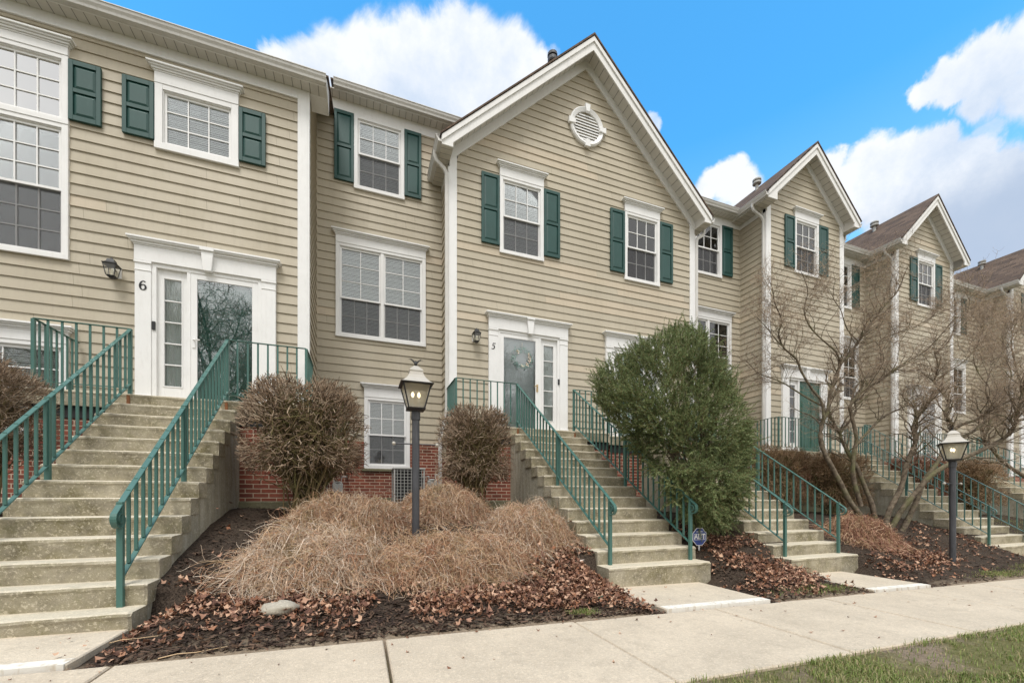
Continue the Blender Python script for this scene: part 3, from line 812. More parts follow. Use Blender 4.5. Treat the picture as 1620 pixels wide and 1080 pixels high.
def main_roof(house, x0, x1, yf, z, yb=15):
    m = MB(); m.box(x0 + .1, x1 - .3, 9.76, 9.8, -2.2, z - .2); m.build('leak_backing', 'interior', house)  # added dark backing close behind the fronts, stops sky light leaking through gaps
    m = MB(); t = .03; k = .5; zz = z + (yb - yf) * k
    m.prism([(yf, z), (yb, zz), (yb, zz + t), (yf, z + t)], x0, x1, 'x'); m.build('roof', 'roof_x', house)
# ------------------------------------------------------------------ house with the number 6 door (left)
H6 = thing('townhouse', 'tan sided townhouse at left with white door surround numbered 6', 'house', (-3, 9, -1.1))
y = 8.0
w = MB()
h6 = [(-5.44, -4.05, 3.52, 6.48), (-2.965, -1.905, 5.47, 6.44), (-5.44, -4.05, .95, 2.22), (-3.03, -1.53, 1.42, 3.62)]
front_wall(w, y, .9, 6.874, -11, -1.0, h6)
courses(w, 0, lambda s, z, d: (-.85 + d, s, z), .9, 8.05, lambda z: (max(y + .02, 7.75 + (z - 7.17) / .5), 9.48))
w.build('wall', 'siding', H6)
m = MB(); m.box(-1.005, -.85, y - .032, y + .02, .85, 7.05); m.box(-.85, -.82, y - .032, y + .09, .85, 7.05); m.build('corner_board', 'white', H6, bevel=.003)
m = MB(); m.box(-11, -1.0055, y - .03, y + .01, 6.874, 7.055); m.box(-11, -1.0055, y - .045, y - .0301, 6.874, 6.905); m.build('frieze_board', 'white', H6, bevel=.002)
m = MB(); m.box(-11, -.55, y - .215, y, 7.056, 7.076); m.build('soffit', 'soffit_x', H6)
m = MB(); m.box(-.818, -.552, y + .0, 8.34, 7.056, 7.076); m.box(-.818, -.552, 8.341, 8.36, 7.056, 7.5); m.build('soffit_return', 'fascia', H6)
m = MB(); m.box(-11, -.53, y - .235, y - .216, 7.045, 7.19)
m.prism([(y - .216, 7.045), (8.34, 7.045), (8.34, 7.52), (y - .216, 7.19)], -.549, -.53, 'x'); m.build('eave_fascia', 'fascia', H6)
m = MB(); gutter_x(m, -11, -.535, y - .236, 7.05, 7.172); m.build('gutter', 'gutter', H6)
main_roof(H6, -11, -.5, y - .27, 7.19, 14)
brick_part(H6, [(-11, -.86, 8.03, 8.3, -.3, .9)])
m = MB(); m.box(-11, -.86, 8.0, 8.35, -1.8, -.3); m.build('foundation', 'foundation', H6)
window(H6, y, -5.475, -4.02, 3.49, 5.47, cols=5, rows=3, brows=3, split=4.52, blinds=False, glass='glass_storm')
window(H6, y, -5.475, -4.02, 5.4705, 6.48, cols=5, rows=3, hung=False, head=6.70, glass='glass_sky')
window(H6, y, -2.995, -1.875, 5.445, 6.465, cols=3, rows=3, hung=False, head=6.735, cw=.1)
window(H6, y, -5.475, -4.02, .9, 2.25, cols=4, rows=2, head=2.5)
for a, b in ((-4.015, -3.64), (-3.392, -3.0), (-1.87, -1.485)): shutter(H6, y, a, b, 5.56, 6.44)
D6 = door(H6, y, -3.23, -1.33, 1.41, 3.98, 'L', 'greendoor')
digit(H6, '6', -3.127, 3.262, .135, y - .0755)
wall_lamp(H6, -3.47, 3.40, y)

# ------------------------------------------------------------------ house with the wide gable and the number 5 door
H5 = thing('townhouse', 'tan sided townhouse with wide front gable, round louvred vent and door numbered 5', 'house', (4, 9.5, -1.2))
yr_ = 9.47
rh = [(-.08, .9, 6.63, 8.13), (-.44, 1.36, 3.43, 5.35), (.12, 1.02, .64, 2.17)]
recess(H5, -.85, 1.8, yr_, 8.40, rh, 1.21, gx0=-.5, gx1=2.6)
window(H5, yr_, -.114, .93, 6.60, 8.165, rows=2, brows=2)
W = window(H5, yr_, -.475, 1.40, 3.40, 5.38, cols=2, rows=3, brows=2, lowcols=3, units=2, split=4.25, head=5.635)
window(H5, yr_, .09, 1.05, .63, 2.17, rows=2, brows=2, head=2.455, split=1.37, bcol='blind_dark')
shutter(H5, yr_, -.502, -.116, 6.70, 8.165); shutter(H5, yr_, .932, 1.30, 6.70, 8.165)
brick_part(H5, [(-.85, .088, 9.435, 9.7, .0, 1.205), (1.052, 1.8, 9.435, 9.7, .0, 1.205), (.0881, 1.0519, 9.436, 9.7, .0, .57)])
m = MB(); m.box(.04, 1.10, 9.39, 9.6, .572, .628); m.build('window_sill', 'foundation', H5, bevel=.005)
m = MB(); m.box(-.85, 1.8, 9.41, 9.7, -1.0, -.001); m.build('foundation', 'foundation', H5)
for lo, hi in ((-.86, .088), (1.052, 1.8)):
    m = MB()
    for i in range(34):       # soldier course below the siding
        a = -.85 + i * .0777
        if a > lo and a + .07 < hi: m.box(a + .004, a + .072, 9.428, 9.5, 1.0, 1.2)
    m.build('soldier_course', 'brick', H5, bevel=.003)
g5h = [(2.93, 3.92, 5.43, 7.06), (6.19, 7.18, 5.43, 7.06), (2.84, 4.35, 1.42, 3.64), (5.8, 7.3, 1.38, 3.64)]
gable_house_front(H5, 1.783, 8.36, 5.06, 3.51, 7.31, 10.62, y=8.67, yr=8.28, yback=9.44, zlo=.9, holes=g5h)
for a in (2.895, 6.155):
    window(H5, 8.67, a, a + 1.06, 5.40, 7.09, rows=2, brows=2, head=7.37)
    shutter(H5, 8.67, a - .42, a - .005, 5.545, 7.07); shutter(H5, 8.67, a + 1.065, a + 1.47, 5.545, 7.07)
brick_part(H5, [(1.79, 8.35, 8.70, 9.43, -1.2, .9)])
# round louvred vent with four keystones
vx, vz, yv = 5.08, 8.83, 8.67; m = MB(); n = 40
for i in range(n):
    a, b = 2 * PI * i / n, 2 * PI * (i + 1) / n
    R0, R1 = .345, .455
    P = lambda r, t, yy: (vx + r * math.cos(t), yy, vz + r * math.sin(t))
    m.add([P(R0, a, yv - .05), P(R1 - .03, a, yv - .085), P(R1, a, yv - .06), P(R1, a, yv + .01), P(R0, b, yv - .05), P(R1 - .03, b, yv - .085), P(R1, b, yv - .06), P(R1, b, yv + .01), P(R0, a, yv + .02), P(R0, b, yv + .02)],
          [(0, 1, 5, 4), (1, 2, 6, 5), (2, 3, 7, 6), (8, 0, 4, 9)])
for t in range(4):
    a = t * PI / 2; c, s_ = math.cos(a), math.sin(a)
    q = [(.325, -.045), (.50, -.07), (.50, .07), (.325, .045)]
    m.prism([(vx + r * c - d * s_, vz + r * s_ + d * c) for r, d in q], yv - .105, yv - .04)
V = m.build('round_vent', 'vinyl', H5, bevel=.003)
m = MB()
for i in range(9):
    z = vz - .31 + i * .069; hw = math.sqrt(max(.001, .345 ** 2 - (z + .03 - vz) ** 2))
    m.add([(vx - hw, yv - .04, z), (vx + hw, yv - .04, z), (vx + hw, yv - .012, z + .062), (vx - hw, yv - .012, z + .062), (vx - hw, yv - .03, z), (vx + hw, yv - .03, z)], [(0, 1, 2, 3), (0, 1, 5, 4)])
m.build('louvre', 'vinyl', V)
m = MB(); m.ringlathe([(.35, 0), (.35, .005)], 0, 0, 32)
vb = MB(); vb.add([(vx + .35 * math.cos(2 * PI * i / 32), yv - .008, vz + .35 * math.sin(2 * PI * i / 32)) for i in range(32)], [tuple(range(32))]); vb.build('vent_backing', 'acmetal', V)
D5 = door(H5, 8.67, 2.635, 4.556, 1.42, 4.03, 'R', 'graydoor', storm='glass_door', handle_side='R')
D4 = door(H5, 8.67, 5.60, 7.5, 1.38, 4.01, 'R', 'greendoor', handle_side='R', storm='glass_door')
digit(H5, '5', 2.737, 3.305, .128, 8.67 - .0755)
wall_lamp(H5, 2.335, 3.43, 8.67)
downspout(H5, [(1.47, 8.62, 7.22), (1.47, 8.62, 7.10), (1.50, 8.625, 7.02), (1.66, 8.63, 6.90), (1.715, 8.635, 6.80), (1.72, 8.635, 1.9), (1.71, 8.63, 1.75), (1.60, 8.61, 1.35), (1.575, 8.60, 1.25), (1.575, 8.60, -.15)])
downspout(H5, [(8.66, 8.62, 7.2), (8.66, 8.62, 7.08), (8.62, 8.625, 7.02), (8.44, 8.63, 6.9), (8.42, 8.635, 6.8), (8.42, 8.635, -.4)])
main_roof(H5, -.56, 8.6, 9.19, 8.54, 15.5)
m = MB(); m.ringlathe([(.055, 9.9), (.055, 10.42)], 4.33, 8.95, 12); m.ringlathe([(.10, 10.40), (.115, 10.43), (.115, 10.5), (.07, 10.51), (.07, 10.53), (.12, 10.54), (.12, 10.6), (.05, 10.63)], 4.33, 8.95, 12); m.build('roof_pipe', 'post', H5, smooth=False)

# ------------------------------------------------------------------ the three narrower gabled houses to the right
def narrow(label, rx0, xw0, xw1, xc, zdoor, loc, ornate=False, zt=8.38, dsh=0.0, z_off=0.0, lampx=None):
    H = thing('townhouse', label, 'house', loc)
    wx = xc + dsh
    a = rx0 + (xw0 - rx0) / 2 - .52
    rh = [(a + .03, a + 1.0, 6.58, 8.12), (a - .33, a + 1.38, 3.43, 5.27)]
    recess(H, rx0, xw0 + .01, 9.47, zt, rh, 1.21, gx0=rx0 - .9, gx1=xc - 1.94 - .02)
    window(H, 9.47, a, a + 1.04, 6.55, zt - .23, rows=2, brows=2)
    shutter(H, 9.47, a - .41, a - .01, 6.66, zt - .24); shutter(H, 9.47, a + 1.05, a + 1.46, 6.66, zt - .24)
    window(H, 9.47, a - .37, a + 1.42, 3.40, 5.30, cols=2, rows=3, brows=2, lowcols=3, units=2, split=4.2, head=5.55)
    brick_part(H, [(rx0, xw0, 9.435, 9.7, -1.2, 1.205), (xw0 + .01, xw1 - .01, 8.63, 9.43, -1.2, .9)])
    d0 = wx - 1.0
    gh = [(wx - .44, wx + .53, 6.68, 8.24), (d0 + .21, d0 + 1.70, zdoor + .02, zdoor + 2.25)]
    gable_house_front(H, xw0, xw1, xc, 1.94, 8.50, 10.34, y=8.6, yr=8.25, yback=9.44, ygut=9.21, zlo=.9, holes=gh)
    window(H, 8.6, wx - .47, wx + .565, 6.65, 8.27, rows=2, brows=2, head=8.54)
    shutter(H, 8.6, wx - .88, wx - .475, 6.77, 8.27); shutter(H, 8.6, wx + .57, wx + .98, 6.77, 8.27)
    door(H, 8.6, d0, d0 + 1.905, zdoor, zdoor + 2.59, 'L', 'greendoor', ornate=ornate, bell=False, storm='glass_door' if ornate else None)
    wall_lamp(H, lampx or wx + 1.42, zdoor + 2.12, 8.6)
    xg = xc - 1.94 - .06
    downspout(H, [(xg, 8.7, 8.40), (xg, 8.7, 8.27), (xg + .03, 8.69, 8.2), (xw0 - .12, 8.65, 8.04), (xw0 - .065, 8.635, 7.95), (xw0 - .06, 8.635, -.6)])
    xg = xc + 1.94 + .06
    downspout(H, [(xg, 8.7, 8.40), (xg, 8.7, 8.27), (xg - .03, 8.69, 8.2), (xw1 + .12, 8.65, 8.04), (xw1 + .065, 8.635, 7.95), (xw1 + .06, 8.635, -.6)])
    main_roof(H, rx0 - .1, xw1 + .3, 9.19, zt + .14, 15.5)
    m = MB(); px, py = xc - .35, 9.9; zr = 10.34 - .33
    m.ringlathe([(.05, zr - .3), (.05, zr + .22)], px, py, 10); m.ringlathe([(.10, zr + .20), (.13, zr + .22), (.13, zr + .27), (.07, zr + .28), (.07, zr + .31), (.13, zr + .32), (.13, zr + .36), (.04, zr + .38)], px, py, 12); m.build('roof_pipe', 'acmetal', H)
    return H
H3 = narrow('narrow gabled tan townhouse next to the wide gable, behind the left multi-stem tree', 8.36, 10.93, 14.23, 12.52, 1.27, (12, 9.5, -1.2), lampx=13.92)
H2 = narrow('narrow gabled tan townhouse with brown roof slope, second from the right edge', 14.23, 16.9, 20.26, 18.56, 1.25, (18, 9.5, -1.3), ornate=True, zt=8.36, lampx=19.95)
H1 = narrow('tan townhouse cut off by the right edge of the photo, farthest in the row', 20.26, 24.36, 27.7, 26.0, 1.2, (25, 9.5, -1.4), zt=8.34)

# ================================================================== STAIRS
def stairs(label, xl, xr, yl, zl, tread, rho, lx0, lx1, ywall, n=14):
    T = thing('entry_stairs', label, 'stairs', ((xl + xr) / 2, yl, zl - n * rho), 'concrete entry stairs')
    def slab(y0, y1, z0, z1, x0, x1, seed, name, N=14):
        ov = .0; prof0 = [(y0 + .012, z0), (y0 + .004, z1 - .05), (y0 - .004, z1 - .028), (y0 + .002, z1 - .009), (y0 + .016, z1), (y1, z1), (y1, z0)]
        m = MB(); vs = []; K = len(prof0)
        xs = [x0, x0 + .02] + [x0 + (x1 - x0) * i / N for i in range(1, N)] + [x1 - .02, x1]
        for i, x in enumerate(xs):
            e = 1 if i in (0, len(xs) - 1) else 0
            for j, (yy, zz) in enumerate(prof0):
                a = mn.noise(Vector((x * 5, seed * 3.1, j * .7))) * .008 + mn.noise(Vector((x * 17, seed * 5.3, j))) * .004
                if j in (1, 2, 3, 4): vs.append((x, yy + a + e * .012, zz + (a * .5 if j > 1 else 0) - e * .008 * (j in (3, 4))))
                else: vs.append((x, yy, zz - e * .006 * (j == 5)))
        fs = []
        for i in range(len(xs) - 1):
            for j in range(K): fs.append((i * K + j, i * K + (j + 1) % K, (i + 1) * K + (j + 1) % K, (i + 1) * K + j))
        fs.append(tuple(range(K))); fs.append(tuple((len(xs) - 1) * K + j for j in range(K))[::-1])
        m.add(vs, fs); return m.build(name, 'steps', T)
    for k in range(1, n):
        y0 = yl - (n - k) * tread; z1 = zl - (n - k) * rho
        slab(y0, y0 + tread + .03, z1 - rho - (.0 if k > 1 else .15), z1, xl + random.uniform(-.004, .004), xr + random.uniform(-.004, .004), k + xl, 'step')
    slab(yl, ywall, zl - .2, zl, lx0, lx1, 99 + xl, 'landing', 24)
    # cheek walls under the flight
    y1 = yl - (n - 1) * tread
    poly = [(y1 + .05, zl - n * rho - .6), (y1 + .05, zl - n * rho - .03)]
    for k in range(1, n): poly += [(yl - (n - k) * tread + .03, zl - (n - k) * rho - rho + .01)] if k > 1 else []
    poly += [(yl - .02, zl - rho - .02), (yl - .02, zl - .21), (yl + .3, zl - .21), (yl + .3, zl - n * rho - .6)]
    m = MB(); m.prism(poly, xl + .012, xr - .012, 'x'); m.build('cheek_wall', 'cheek', T)
    brs = []
    if lx0 < xl - .05: brs.append((lx0 + .05, xl + .02, yl + .06, ywall - .02, -.05, zl - .202))
    if lx1 > xr + .05: brs.append((xr - .02, lx1 - .05, yl + .06, ywall - .02, -.05, zl - .202))
    if brs:
        for b in brs:
            m = MB(); m.box(*b); m.build('brick_support', 'brick', T)
            m = MB(); m.box(b[0] - .04, b[1] + .04, b[2] - .05, b[3], -1.6, -.052); m.build('footing', 'foundation', T, bevel=.01)
            m = MB(); m.box(b[0] + .01, b[1] - .01, b[2] - .012, b[2] + .01, zl - .36, zl - .203); m.build('painted_shadow', 'dark', T)  # dark strip painted as the shade under the landing slab
    return T
stairs('concrete stairs with landing at far left, rising to the door numbered 6', -3.06, -1.64, 7.0, 1.40, .2325, .175, -4.0, -.70, 7.93)
stairs('concrete stairs rising to the pale door numbered 5', 2.83, 4.42, 7.74, 1.41, .267, .174, 1.66, 5.14, 8.62)
stairs('concrete stairs coming down behind the evergreen bush', 6.05, 7.62, 7.8, 1.37, .265, .176, 5.15, 8.25, 8.62)
stairs('concrete stairs beyond the two bare trees, behind the right lamp post', 12.38, 14.25, 7.85, 1.28, .256, .176, 10.4, 14.4, 8.55)
stairs('concrete stairs farthest right, cut off by the photo edge', 18.4, 20.2, 7.8, 1.2, .262, .176, 16.4, 20.3, 8.55)

# ================================================================== RAILINGS
def railing(label, X, yl, zl, tread, rho, n=14, fx=None, ret=None, ywall=7.95, hook=True, sp=.124):
    """stair rail in the plane x = X, with an optional landing run to fx and a return to the wall"""
    T = thing('stair_railing', label, 'railing', (X, yl, zl), 'green metal stair railings')
    yt = yl + .05; yb = yl - (n - 1) * tread + .22; zb = zl - (n - 1) * rho
    zt, zr = zl + .885, zb + .84
    dy, dz = yb - yt, zr - zt; L = math.hypot(dy, dz); uy, uz = dy / L, dz / L
    # top rail: level tip, long slope, then the scroll
    pts = [(yt + .02, zt), (yt - .02, zt - .01)] + [(yt + dy * t, zt + dz * t) for t in (.02, .5, .97)]
    R = .088; ny, nz = uz, -uy       # normal pointing down/forward side
    if nz > 0: ny, nz = -ny, -nz
    ex, ez = yt + dy * 1.0 + uy * .11, zt + dz * 1.0 + uz * .11
    cy, cz = ex + ny * R, ez + nz * R
    a0 = math.atan2(ez - cz, ex - cy); sgn = 1
    for i in range(1, 34):
        t = i / 33; a = a0 + t * 2.9 * PI; r = R * (1 - .66 * t)
        pts.append((cy + r * math.cos(a), cz + r * math.sin(a)))
    m = MB(); m.strap(pts, X - .022, X + .022, .011); m.build('top_rail', 'rail', T, bevel=.002)
    zlo_t, zlo_b = zl + .15, zb + .235
    m = MB(); m.strap([(yt, zlo_t), (yb, zlo_b)], X - .019, X + .019, .010); m.build('bottom_rail', 'rail', T, bevel=.0015)
    def line(ya, za, yb_, zb_, y): return za + (zb_ - za) * (y - ya) / (yb_ - ya)
    nb = int(abs(dy) / sp)
    for i in range(1, nb):
        y = yt + dy * i / nb; m = MB(); m.box(X - .0125, X + .0125, y - .008, y + .008, line(yt, zlo_t, yb, zlo_b, y) + .008, line(yt, zt, yb, zr, y) + .003)
        m.build('baluster', 'rail', T)
    for y, z in ((yt, zl - .01), (yb, zb - .01), (yl - (n - 1 - int(n * .45)) * tread + .1, zl - (n - 1 - int(n * .45)) * rho - .01)):
        m = MB(); m.box(X - .021, X + .021, y - .019, y + .019, z, line(yt, zt, yb, zr, y) + .003); m.build('post', 'rail', T, bevel=.002)
        if y == yt:
            m = MB(); m.box(X - .018, X + .018, yl - .0035, yl + .01, zl - .19, zl - .02); m.build('rust_streak', 'rust', T)
    if fx is not None:
        y = yt; a, b = sorted((X, fx)); zt2 = zl + .88
        m = MB(); m.box(a, b, y - .02, y + .02, zt2, zt2 + .010)
        if ret: m.box(fx - .02, fx + .02, y + .0201, ywall, zt2, zt2 + .010)
        m.build('landing_top_rail', 'rail', T, bevel=.0015); m = MB(); m.box(a, b, y - .014, y + .014, zl + .08, zl + .09)
        if ret: m.box(fx - .014, fx + .014, y + .0201, ywall, zl + .08, zl + .09)
        m.build('landing_bottom_rail', 'rail', T, bevel=.0015)
        k = int((b - a) / .128)
        for i in range(1, k):
            x = a + (b - a) * i / k; m = MB(); m.box(x - .0115, x + .0115, y - .008, y + .008, zl + .09, zt2); m.build('baluster', 'rail', T)
        m = MB(); m.box(fx - .018, fx + .018, y - .018, y + .018, zl - .01, zt2); m.build('post', 'rail', T)
        if ret:
            k = int((ywall - y) / .105)
            for i in range(1, k + 1):
                q = y + (ywall - y) * i / (k + .3); m = MB(); m.box(fx - .008, fx + .008, q - .0125, q + .0125, zl + .09, zt2); m.build('baluster', 'rail', T)
    return T
railing('green metal railing at the far left edge, left side of the stairs to door 6', -2.92, 7.0, 1.40, .2325, .175, fx=-3.9, ret=True)
railing('large green railing on the right side of the stairs to door 6, with scroll end', -1.80, 7.0, 1.40, .2325, .175, fx=-.77, ret=True)
railing('green metal railing on the left side of the stairs to door 5', 2.98, 7.74, 1.41, .267, .174, fx=1.73, ret=True, ywall=8.64)
railing('green railing on the right side of the stairs to door 5, beside the bush', 4.27, 7.74, 1.41, .267, .174, fx=5.12)
railing('green metal railing coming out of the evergreen bush, left side of its stairs', 6.22, 7.8, 1.37, .265, .176, fx=5.18)
railing('green railing in front of the clipped brown hedge, next right of the evergreen', 7.47, 7.8, 1.37, .265, .176, fx=8.2, ret=True, ywall=8.64)
railing('long green railing passing behind the right lamp post, nearer of the pair', 12.56, 7.85, 1.28, .256, .176, fx=10.5, ret=True, ywall=8.56)
railing('long green railing passing behind the right lamp post, farther of the pair', 14.08, 7.85, 1.28, .256, .176, fx=14.35, ret=True, ywall=8.56)
railing('distant green railing at the right edge, left side of the last stairs', 18.58, 7.8, 1.2, .262, .176, fx=16.5, ret=True, ywall=8.56)
railing('distant green railing at the right edge, right side of the last stairs', 20.05, 7.8, 1.2, .262, .176, fx=20.28, ret=True, ywall=8.56)
# ================================================================== LAMP POSTS
def lamp_post(label, x, y, zb):
    T = thing('lamp_post', label, 'lamp post', (x, y, zb), 'lamp posts along the path')
    m = MB(); m.ringlathe([(.043, zb - .1), (.043, zb + 1.50)], x, y, 14); T_post = m.build('post', 'post', T, smooth=False)
    m = MB(); m.ringlathe([(.052, zb + 1.50), (.052, zb + 1.585), (.044, zb + 1.59), (.06, zb + 1.605), (.085, zb + 1.61), (.085, zb + 1.62)], x, y, 14); m.build('collar', 'post', T)
    m = MB(); z = zb + 1.22; m.tube([(x - .235, y, z), (x + .235, y, z)], .0085, 6); cb = m.build('ladder_bar', 'post', T)
    m = MB()
    for s in (-1, 1): m.ringlathe([(.002, z - .022), (.016, z - .016), (.022, z), (.016, z + .016), (.002, z + .022)], x + s * .245, y, 8)
    m.build('ball_end', 'lampcap', cb, smooth=True)
    q = math.sqrt(2); g0, g1 = zb + 1.625, zb + 1.895; b, t = .088, .154
    m = MB()
    for sx in (-1, 1):
        for sy in (-1, 1): m.tube([(x + sx * b, y + sy * b, g0), (x + sx * t, y + sy * t, g1)], .0085, 4)
    m.ringlathe([(b * q * 1.12, g0 - .012), (b * q * 1.2, g0), (b * q * .9, g0 + .012)], x, y, 4, PI / 4)
    m.ringlathe([(t * q * 1.02, g1 - .012), (t * q * 1.16, g1 - .006), (t * q * 1.2, g1 + .004), (t * q * 1.0, g1 + .008)], x, y, 4, PI / 4)
    H = m.build('lantern_frame', 'black', T)
    m = MB(); m.add([(x + sx * k, y + sy * k, z_) for k, z_ in ((b - .004, g0 + .012), (t - .006, g1 - .012)) for sx, sy in ((-1, -1), (1, -1), (1, 1), (-1, 1))], [(0, 1, 5, 4), (1, 2, 6, 5), (2, 3, 7, 6), (3, 0, 4, 7)])
    m.build('lantern_glass', 'lampglass', H)
    m = MB(); m.ringlathe([(t * q * 1.12, g1 + .009), (t * q * .93, g1 + .03), (t * q * .70, g1 + .07), (t * q * .55, g1 + .11), (t * q * .47, g1 + .15), (t * q * .50, g1 + .155), (t * q * .50, g1 + .165), (t * q * .42, g1 + .185), (t * q * .25, g1 + .21), (t * q * .16, g1 + .225)], x, y, 4, PI / 4)
    m.build('lantern_cap', 'lampcap', T, bevel=.003)
    for s in (-1, 1):
        m = MB(); m.ringlathe([(.012, g0 + .01), (.012, g0 + .13)], x + s * .035, y, 8); m.build('candle_tube', 'frost', T)
        m = MB(); zc = g0 + .165; m.ringlathe([(.003, zc - .032), (.015, zc - .02), (.02, zc), (.014, zc + .02), (.003, zc + .034)], x + s * .035, y, 8); m.build('bulb', 'lampglow', T, smooth=True)
    return T
L1 = lamp_post('black lamp post with lit bulbs and eagle finial, standing in the tan trailing shrubs', .61, 4.88, -.60)
# eagle finial on the nearer post
m = MB(); x, y, z = .61, 4.88, -.60 + 1.895 + .225
m.ringlathe([(.010, z), (.008, z + .012), (.018, z + .02), (.020, z + .035), (.012, z + .05)], x, y, 8)
for s in (-1, 1):
    m.prism([(x, z + .02), (x + s * .02, z + .035), (x + s * .045, z + .065), (x + s * .07, z + .076), (x + s * .085, z + .073), (x + s * .05, z + .082), (x + s * .015, z + .06), (x, z + .045)][::s], y - .006, y + .006)
m.tube([(x, y, z + .045), (x, y - .012, z + .06), (x, y - .03, z + .058)], .008, 6, .003)
m.build('eagle_finial', 'black', L1)
L2 = lamp_post('black lamp post at right in front of the long green railings and bare trees', 9.45, 4.0, -.98)
m = MB(); m.ringlathe([(.01, -.98 + 2.12), (.006, -.98 + 2.15), (.004, -.98 + 2.19)], 9.45, 4.0, 8); m.build('finial', 'black', L2)
for ch in L2.children_recursive:
    if ch.name.split('.')[0] in ('lantern_frame', 'lantern_cap'):
        q = Vector((9.45, 4.0, 0)); ch.matrix_basis = Matrix.Translation(q) @ Matrix.Rotation(math.radians(-58), 4, 'Z') @ Matrix.Translation(-q)

# ================================================================== SMALL EQUIPMENT
T = thing('air_conditioner', 'gray outdoor air conditioner with wire grille under the basement window', 'air conditioner', (.93, 8.7, -.2))
m = MB(); x0, x1, y0, y1, z0, z1 = .63, 1.24, 8.45, 9.0, -.15, .60
m.box(x0, x1, y0, y1, z0 - .03, z0); m.box(x0 - .01, x1 + .01, y0 - .01, y1 + .01, z1 - .03, z1)
for a in (x0, x1 - .03):
    for b in (y0, y1 - .03): m.box(a, a + .03, b, b + .03, z0, z1 - .03)
m.build('casing', 'acmetal', T, bevel=.004)
m = MB(); m.box(x0 + .05, x1 - .05, y0 + .05, y1 - .05, z0 + .002, z1 - .032); m.build('dark_interior', 'dark', T)  # black block stands in for the shaded inside of the casing
m = MB()
for i in range(1, 9):
    q = x0 + (x1 - x0) * i / 9; m.box(q - .005, q + .005, y0 + .0, y0 + .008, z0, z1 - .03)
for i in range(1, 12):
    q = z0 + (z1 - z0) * i / 12; m.box(x0 + .03, x1 - .03, y0 + .0085, y0 + .014, q - .004, q + .004); m.box(x0 + .002, x0 + .008, y0 + .03, y1 - .03, q - .004, q + .004)
m.build('grille', 'acmetal', T)
def meter(label, x, y, z):
    T = thing('gas_meter', label, 'meter', (x, y, z - .3), 'utility meters')
    m = MB(); m.box(x - .1, x + .1, y - .07, y + .07, z, z + .2); m.ringlathe([(.09, z + .2), (.08, z + .23), (.03, z + .24)], x, y, 12); m.build('meter_body', 'acmetal', T, bevel=.015)
    m = MB(); m.tube([(x - .07, y, z + .2), (x - .07, y, z + .3), (x - .2, y, z + .3), (x - .2, y, z - .35)], .016, 8)
    m.tube([(x + .07, y, z + .2), (x + .07, y, z + .33), (x + .17, y, z + .33), (x + .17, y + .3, z + .33)], .016, 8); m.build('pipe', 'acmetal', T, smooth=True)
    m = MB(); m.ringlathe([(.02, z + .24), (.07, z + .25), (.07, z + .275), (.03, z + .29)], x - .2, y, 12); m.build('regulator', 'lampcap', T)
    return T
meter('gray gas meter with piping between the air conditioner and the white downspout', 1.48, 9.05, .17)
meter('gray utility meter half hidden behind the round bare shrub', -.42, 9.15, .1)

# yard sign
T = thing('yard_sign', 'small blue octagonal security sign in leaves beside the stairs', 'sign', (4.66, 4.72, -.75))
sx, sy, sz = 4.64, 4.70, -.565; m = MB(); R = .138
oc = lambda r: [(sx + r * math.cos(PI / 8 + i * PI / 4), sz + r * math.sin(PI / 8 + i * PI / 4)) for i in range(8)]
m.prism(oc(R), sy, sy + .004); m.prism([(sx - .012, sz - .4), (sx + .012, sz - .4), (sx + .012, sz), (sx - .012, sz)], sy + .005, sy + .015); Sg = m.build('sign_plate', 'signwhite', T)
m = MB(); m.prism(oc(R * .93), sy - .002, sy - .0002); m.build('blue_field', 'signblue', Sg)
def text_mesh(body, size, x, y, z, mat, parent, name, bold=0):
    c = D.curves.new('t', 'FONT'); c.body = body; c.size = size; c.align_x = 'CENTER'; c.align_y = 'CENTER'; c.extrude = .0008; c.offset = bold
    o = D.objects.new('t', c); COL.objects.link(o); bpy.context.view_layer.update()
    me = D.meshes.new_from_object(o.evaluated_get(bpy.context.evaluated_depsgraph_get())); D.objects.remove(o)
    for v in me.vertices: v.co = (x + v.co.x, y - v.co.z, z + v.co.y)
    me.materials.clear(); me.materials.append(M[mat]); me.name = name
    q = D.objects.new(name, me); COL.objects.link(q); hang(q, parent); return q
m = MB(); a, b = .098, .045
m.box(sx - a, sx + a, sy - .0026, sy - .0021, sz - b, sz - b + .006); m.box(sx - a, sx + a, sy - .0026, sy - .0021, sz + b - .006, sz + b); m.box(sx - a - .006, sx - a, sy - .0026, sy - .0021, sz - b, sz + b); m.box(sx + a, sx + a + .006, sy - .0026, sy - .0021, sz - b, sz + b)
m.build('logo_border', 'signwhite', Sg)
text_mesh('ADT', .098, sx, sy - .003, sz, 'signwhite', Sg, 'lettering', .004)
m = MB()
for i in range(9): m.box(sx - .058 + i * .013, sx - .049 + i * .013, sy - .0026, sy - .0021, sz + .068, sz + .080)
m.build('small_lettering', 'signwhite', Sg)

